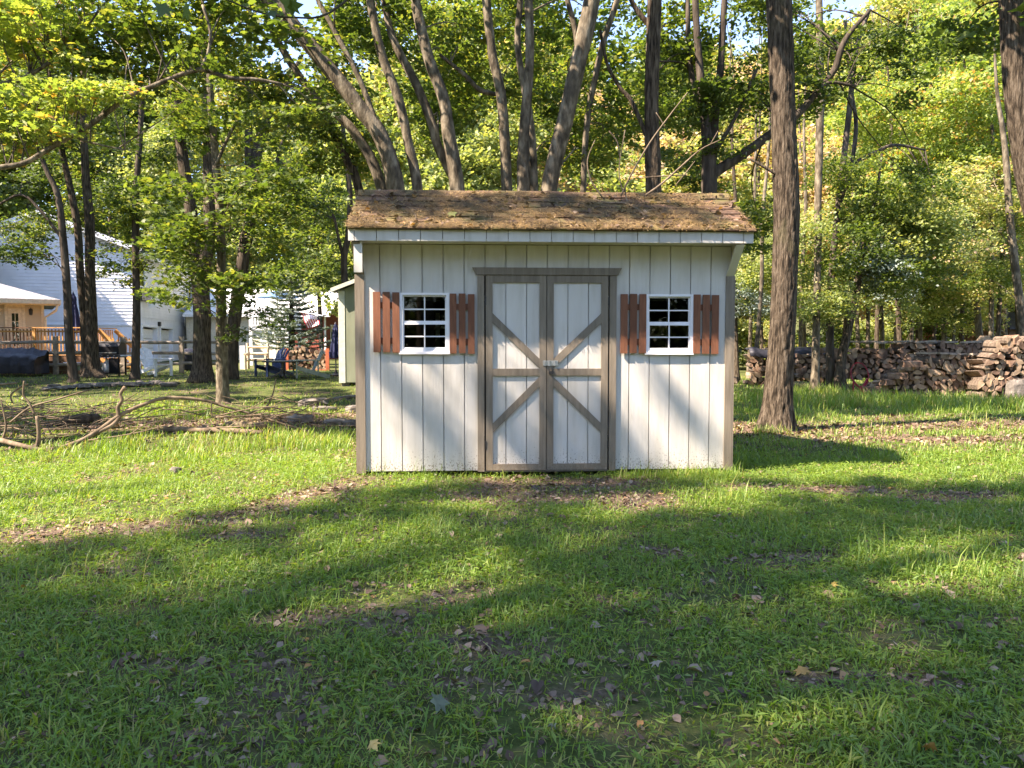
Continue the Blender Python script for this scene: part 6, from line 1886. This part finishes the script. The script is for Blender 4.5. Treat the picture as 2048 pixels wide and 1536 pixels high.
o = bpy.data.objects.new('roof_leaf_litter', tri_mesh('roof_leaf_litter', V, T, DEADLEAF, v)); COL.objects.link(o)
tag(o, 'small curled dead leaves caught on the shed roof', 'leaf litter', None, 'stuff')

# dark maple leaves hanging close to the camera at the top left
t = empty('overhanging_twig', P(620, -40, 3.6), 0, 'thin dark twig with a few big shaded leaves hanging into the top left corner', 'twig')
pts = smooth_path([P(760, -60, 3.8), P(660, 25, 3.7), P(590, 35, 3.65), P(520, 25, 3.6), P(430, -10, 3.5)], 4)
MB().tube([Vector(p) - t.location for p in pts], list(np.linspace(.006, .003, len(pts))), 6).build('stem', BARK_DARK, t, smooth=True)
for (px, py, s, rz) in ((325, 20, .10, .5), (372, 22, .09, -1.2), (575, 5, .14, 2.2), (545, 28, .06, .2), (590, 12, .08, 4)):
    V, T, v = scatter(np.array([[0., 0, 0]]), [s], MAPLE, MAPLE_T, .1)
    o = bpy.data.objects.new('leaf', tri_mesh('leaf', V, T, LEAF_DARK, v * 0 + .4)); COL.objects.link(o); o.parent = t
    o.location = P(px, py, 3.6) - t.location; o.rotation_euler = (1.1, random.uniform(-.4, .4), rz)
# ------------------------------------------------------------------ grass, litter
GRASS = leaf_mat('grass_blades', [(0, (.075, .13, .02)), (.45, (.145, .258, .036)), (.80, (.23, .30, .05)), (.93, (.31, .29, .09)), (1, (.42, .34, .18))], .42, 0, rough=.5)
def field(n, y0, y1, spread=.74, power=1.0, dens=None, r=rng):
    """points on the lawn seen by the camera (and a little beyond), more of them near by"""
    u = r.random(n)
    y = (y0 ** power + u * (y1 ** power - y0 ** power)) ** (1 / power)
    x = r.uniform(-1, 1, n) * (y * (spread + .06) + 1.7)
    if dens is not None:
        k = r.random(n) < dens(x, y)
        x, y = x[k], y[k]
    lx_ = (x - SHED_X) * _c + (y - SHED_Y) * _s; ly_ = -(x - SHED_X) * _s + (y - SHED_Y) * _c
    k = ~((lx_ > -1.87) & (lx_ < 1.87) & (ly_ > -.02) & (ly_ < 2.5))
    return x[k], y[k]
def gdens(x, y):
    b = bare(x, y)
    cl = .22 + .80 * sstep(.3, .7, vnoise(x, y, .55, 11) * .6 + vnoise(x, y, .16, 12) * .4)
    return np.clip(cl * (1 - .93 * b), 0, 1)
def blades(x, y, L, W, lean, r=rng):
    n = len(x)
    a = r.uniform(0, 2 * np.pi, n)
    z = gz(x, y) + 0.0
    d = np.stack([np.cos(a), np.sin(a), np.zeros(n)], -1)
    s = np.stack([-np.sin(a), np.cos(a), np.zeros(n)], -1) * (W / 2)[:, None]
    b = np.stack([x, y, z], -1)
    up = np.array([0, 0, 1.0])
    m = b + d * (L * lean * .35)[:, None] + up * (L * np.sqrt(np.clip(1 - (lean * .7) ** 2, .05, 1)) * .55)[:, None]
    t = b + d * (L * lean)[:, None] + up * (L * np.sqrt(np.clip(1 - lean ** 2, .02, 1)))[:, None]
    V = np.stack([b - s * .7, b + s * .7, m - s, m + s, t], 1).reshape(-1, 3)
    T = (np.array([(0, 1, 2), (1, 3, 2), (2, 3, 4)])[None] + (np.arange(n) * 5)[:, None, None]).reshape(-1, 3)
    patch = vnoise(x, y, .9, 14) * .5 + vnoise(x, y, .2, 15) * .3 - .4
    v = np.clip(r.random(n) * .8 + .1 + patch * .55 + .10 * sstep(8, 13, y), 0, 1)
    return V, T, np.repeat(v, 3)
parts = []
def tall(x, y):
    return sstep(.5, .75, vnoise(x, y, .6, 16))
# near: fine blades, thick on the ground
x, y = field(370000, 1.7, 8.6, .72, 1.5, gdens)
L = rng.gamma(4, .0088, len(x)) * (1 + .5 * tall(x, y)); parts.append(blades(x, y, L, rng.uniform(.0032, .0078, len(x)), np.clip(rng.normal(.68, .2, len(x)), .1, .97)))
# short broad stilt-grass leaves held flat
x, y = field(260000, 1.7, 9.0, .72, 1.5, gdens)
n = len(x)
V, T, v = scatter(np.stack([x, y, gz(x, y) + rng.uniform(.010, .05, n)], -1), rng.lognormal(-3.45, .38, n).clip(.014, .07), RHO * np.array([.28, 1, .8]), RHO_T, .38)
parts.append((V, T, np.clip(v * .7 + .15, 0, .9)))
# farther lawn: coarser
x, y = field(150000, 8.2, 15, .74, 1.3, gdens)
L = rng.gamma(5, .0105, len(x)) * (1 + .9 * tall(x, y)); parts.append(blades(x, y, L, rng.uniform(.006, .012, len(x)), np.clip(rng.normal(.6, .22, len(x)), .1, .95)))
x, y = field(70000, 14, 30, .74, 1.3, lambda x, y: np.clip(gdens(x, y) * (.55 + .6 * (x > 2)), 0, 1))
L = rng.gamma(5, .012, len(x)) * (1 + .5 * (x > 3)); parts.append(blades(x, y, L, rng.uniform(.010, .022, len(x)), np.clip(rng.normal(.6, .22, len(x)), .1, .95)))
# dry thatch lying between the blades
x, y = field(26000, 2.1, 11, .72, 1.4, lambda x, y: np.clip(.35 + .4 * vnoise(x, y, .5, 19), 0, 1))
n = len(x)
V, T, v = scatter(np.stack([x, y, gz(x, y) + rng.uniform(.004, .022, n)], -1), rng.uniform(.03, .09, n), RHO * np.array([.06, 1, .3]), RHO_T, .2)
parts.append((V, T, np.clip(.88 + .12 * v, 0, 1)))
# rank grass: below the firewood, along the brush, by the shed foot and odd tall stems
def strip(a, b, w, n, Lm, Ls, Wd):
    t = rng.random(n); o_ = rng.normal(0, w, n)
    p, q = G(*a), G(*b)
    dx, dy = q.x - p.x, q.y - p.y; l = math.hypot(dx, dy)
    x = p.x + dx * t - dy / l * o_; y = p.y + dy * t + dx / l * o_
    k = rng.random(n) < .25 + .9 * sstep(.35, .65, vnoise(x, y, .4, 18))
    x, y = x[k], y[k]; n = len(x)
    lx_ = (x - SHED_X) * _c + (y - SHED_Y) * _s; ly_ = -(x - SHED_X) * _s + (y - SHED_Y) * _c
    k = ~((lx_ > -1.87) & (lx_ < 1.87) & (ly_ > -.03) & (ly_ < 2.5)); x, y = x[k], y[k]; n = len(x)
    parts.append(blades(x, y, np.clip(rng.normal(Lm, Ls, n), .03, 1), rng.uniform(Wd * .6, Wd * 1.3, n), np.clip(rng.normal(.5, .22, n), .05, .95)))
strip((1700, 805), (2250, 825), .8, 9000, .22, .08, .013)
strip((1480, 800), (1720, 812), .9, 3500, .22, .08, .013)
strip((1585, 795), (1680, 795), .4, 1500, .28, .08, .013); strip((1505, 868), (1590, 868), .10, 420, .12, .05, .008)
strip((180, 905), (700, 890), .28, 4200, .13, .05, .008)
strip((720, 951), (950, 951), .05, 500, .11, .05, .005); strip((1240, 955), (1480, 955), .09, 1000, .10, .04, .006)
strip((250, 812), (470, 838), .4, 3500, .16, .05, .012)
strip((600, 1110), (900, 1110), .3, 260, .15, .05, .005); strip((60, 1160), (420, 1175), .25, 220, .13, .05, .005); strip((1700, 1120), (2060, 1150), .3, 260, .15, .06, .005); strip((1300, 1030), (1500, 1000), .12, 250, .13, .05, .006)
Vs, Ts, vs_ = [], [], []; off = 0
for V, T, v in parts:
    Vs.append(V); Ts.append(T + off); vs_.append(v); off += len(V)
o = bpy.data.objects.new('grass', tri_mesh('grass', np.concatenate(Vs), np.concatenate(Ts), GRASS, np.concatenate(vs_))); COL.objects.link(o)
tag(o, 'patchy green lawn grass with taller tufts', 'grass', None, 'stuff')

# dead leaves: plenty on the bare patches, some among the grass
def ldens(x, y):
    return np.clip(.22 + .75 * bare(x, y), 0, 1)
x, y = field(140000, 2.0, 14, .74, 1.25, ldens)
n = len(x)
sz = rng.lognormal(-3.75, .5, n).clip(.008, .075) * (1 + .3 * (y > 8))
V, T, v = scatter(np.stack([x, y, gz(x, y) + rng.uniform(.008, .02, n)], -1), sz, HEX, HEX_T, .35, curl=rng.uniform(-2.5, 4.0, n))
o = bpy.data.objects.new('leaf_litter', tri_mesh('leaf_litter', V, T, DEADLEAF, v)); COL.objects.link(o)
tag(o, 'brown dead leaf litter over the lawn and the bare patches', 'leaf litter', None, 'stuff')
x, y = field(14000, 8.8, 26, .74, 1.3, lambda x, y: np.clip(bare(x, y) * 1.2 * (y < 13) + .06, 0, 1))
n = len(x)
V, T, v = scatter(np.stack([x, y, gz(x, y) + rng.uniform(.01, .03, n)], -1), rng.uniform(.05, .11, n), RHO, RHO_T, .35)
o = bpy.data.objects.new('bark_chips', tri_mesh('bark_chips', V, T, DEADLEAF, v * .7)); COL.objects.link(o)
tag(o, 'reddish bark chips and leaf crumbs in strips beside the shed', 'bark litter', None, 'stuff')
# larger whole leaves lying on the grass
n = 130
x, y = field(n, 2.3, 8.0, .70, 1.2)
n = len(x)
V, T, v = scatter(np.stack([x, y, gz(x, y) + rng.uniform(.03, .06, n)], -1), rng.uniform(.02, .042, n), MAPLE, MAPLE_T, .6, curl=rng.uniform(3, 9, n))
WHOLE = leaf_mat('fresh_fallen_leaves', [(0, (.12, .15, .08)), (.25, (.20, .19, .12)), (.5, (.24, .19, .13)), (.8, (.36, .30, .21)), (.92, (.40, .30, .07)), (1, (.36, .17, .05))], .15, 0)
o = bpy.data.objects.new('fallen_maple_leaves', tri_mesh('fallen_maple_leaves', V, T, WHOLE, v)); COL.objects.link(o)
tag(o, 'pale, yellow and brown whole leaves scattered on the grass', 'fallen leaves', None, 'stuff')
for (px, py, s, v0, rz, lab) in ((1603, 1366, .065, .97, .4, 'orange fallen leaf on the bare spot at lower right'), (880, 1432, .085, .05, 2.2, 'large grey-green leaf lying in the shaded grass'), (1312, 1350, .06, .72, 1.2, 'pale cream leaf in the grass below the door'), (1050, 1346, .05, .99, 3, 'small orange-brown leaf in the grass below the shed'),
                                 (397, 1055, .05, .88, .3, 'round yellow leaf in the grass at left'), (150, 1372, .07, .88, 1.1, 'yellow edged leaf at the lower left'), (748, 1522, .05, .9, 2, 'yellow leaf at the bottom edge')):
    q = G(px, py)
    V, T, v = scatter(np.array([[0., 0, 0]]), [s], MAPLE, MAPLE_T, .25, curl=np.array([2.5]))
    o = bpy.data.objects.new('fallen_leaf', tri_mesh('fallen_leaf', V, T, WHOLE, v * 0 + v0)); COL.objects.link(o)
    o.location = q + Vector((0, 0, .05)); o.rotation_euler.z = rz
    tag(o, lab, 'leaf')
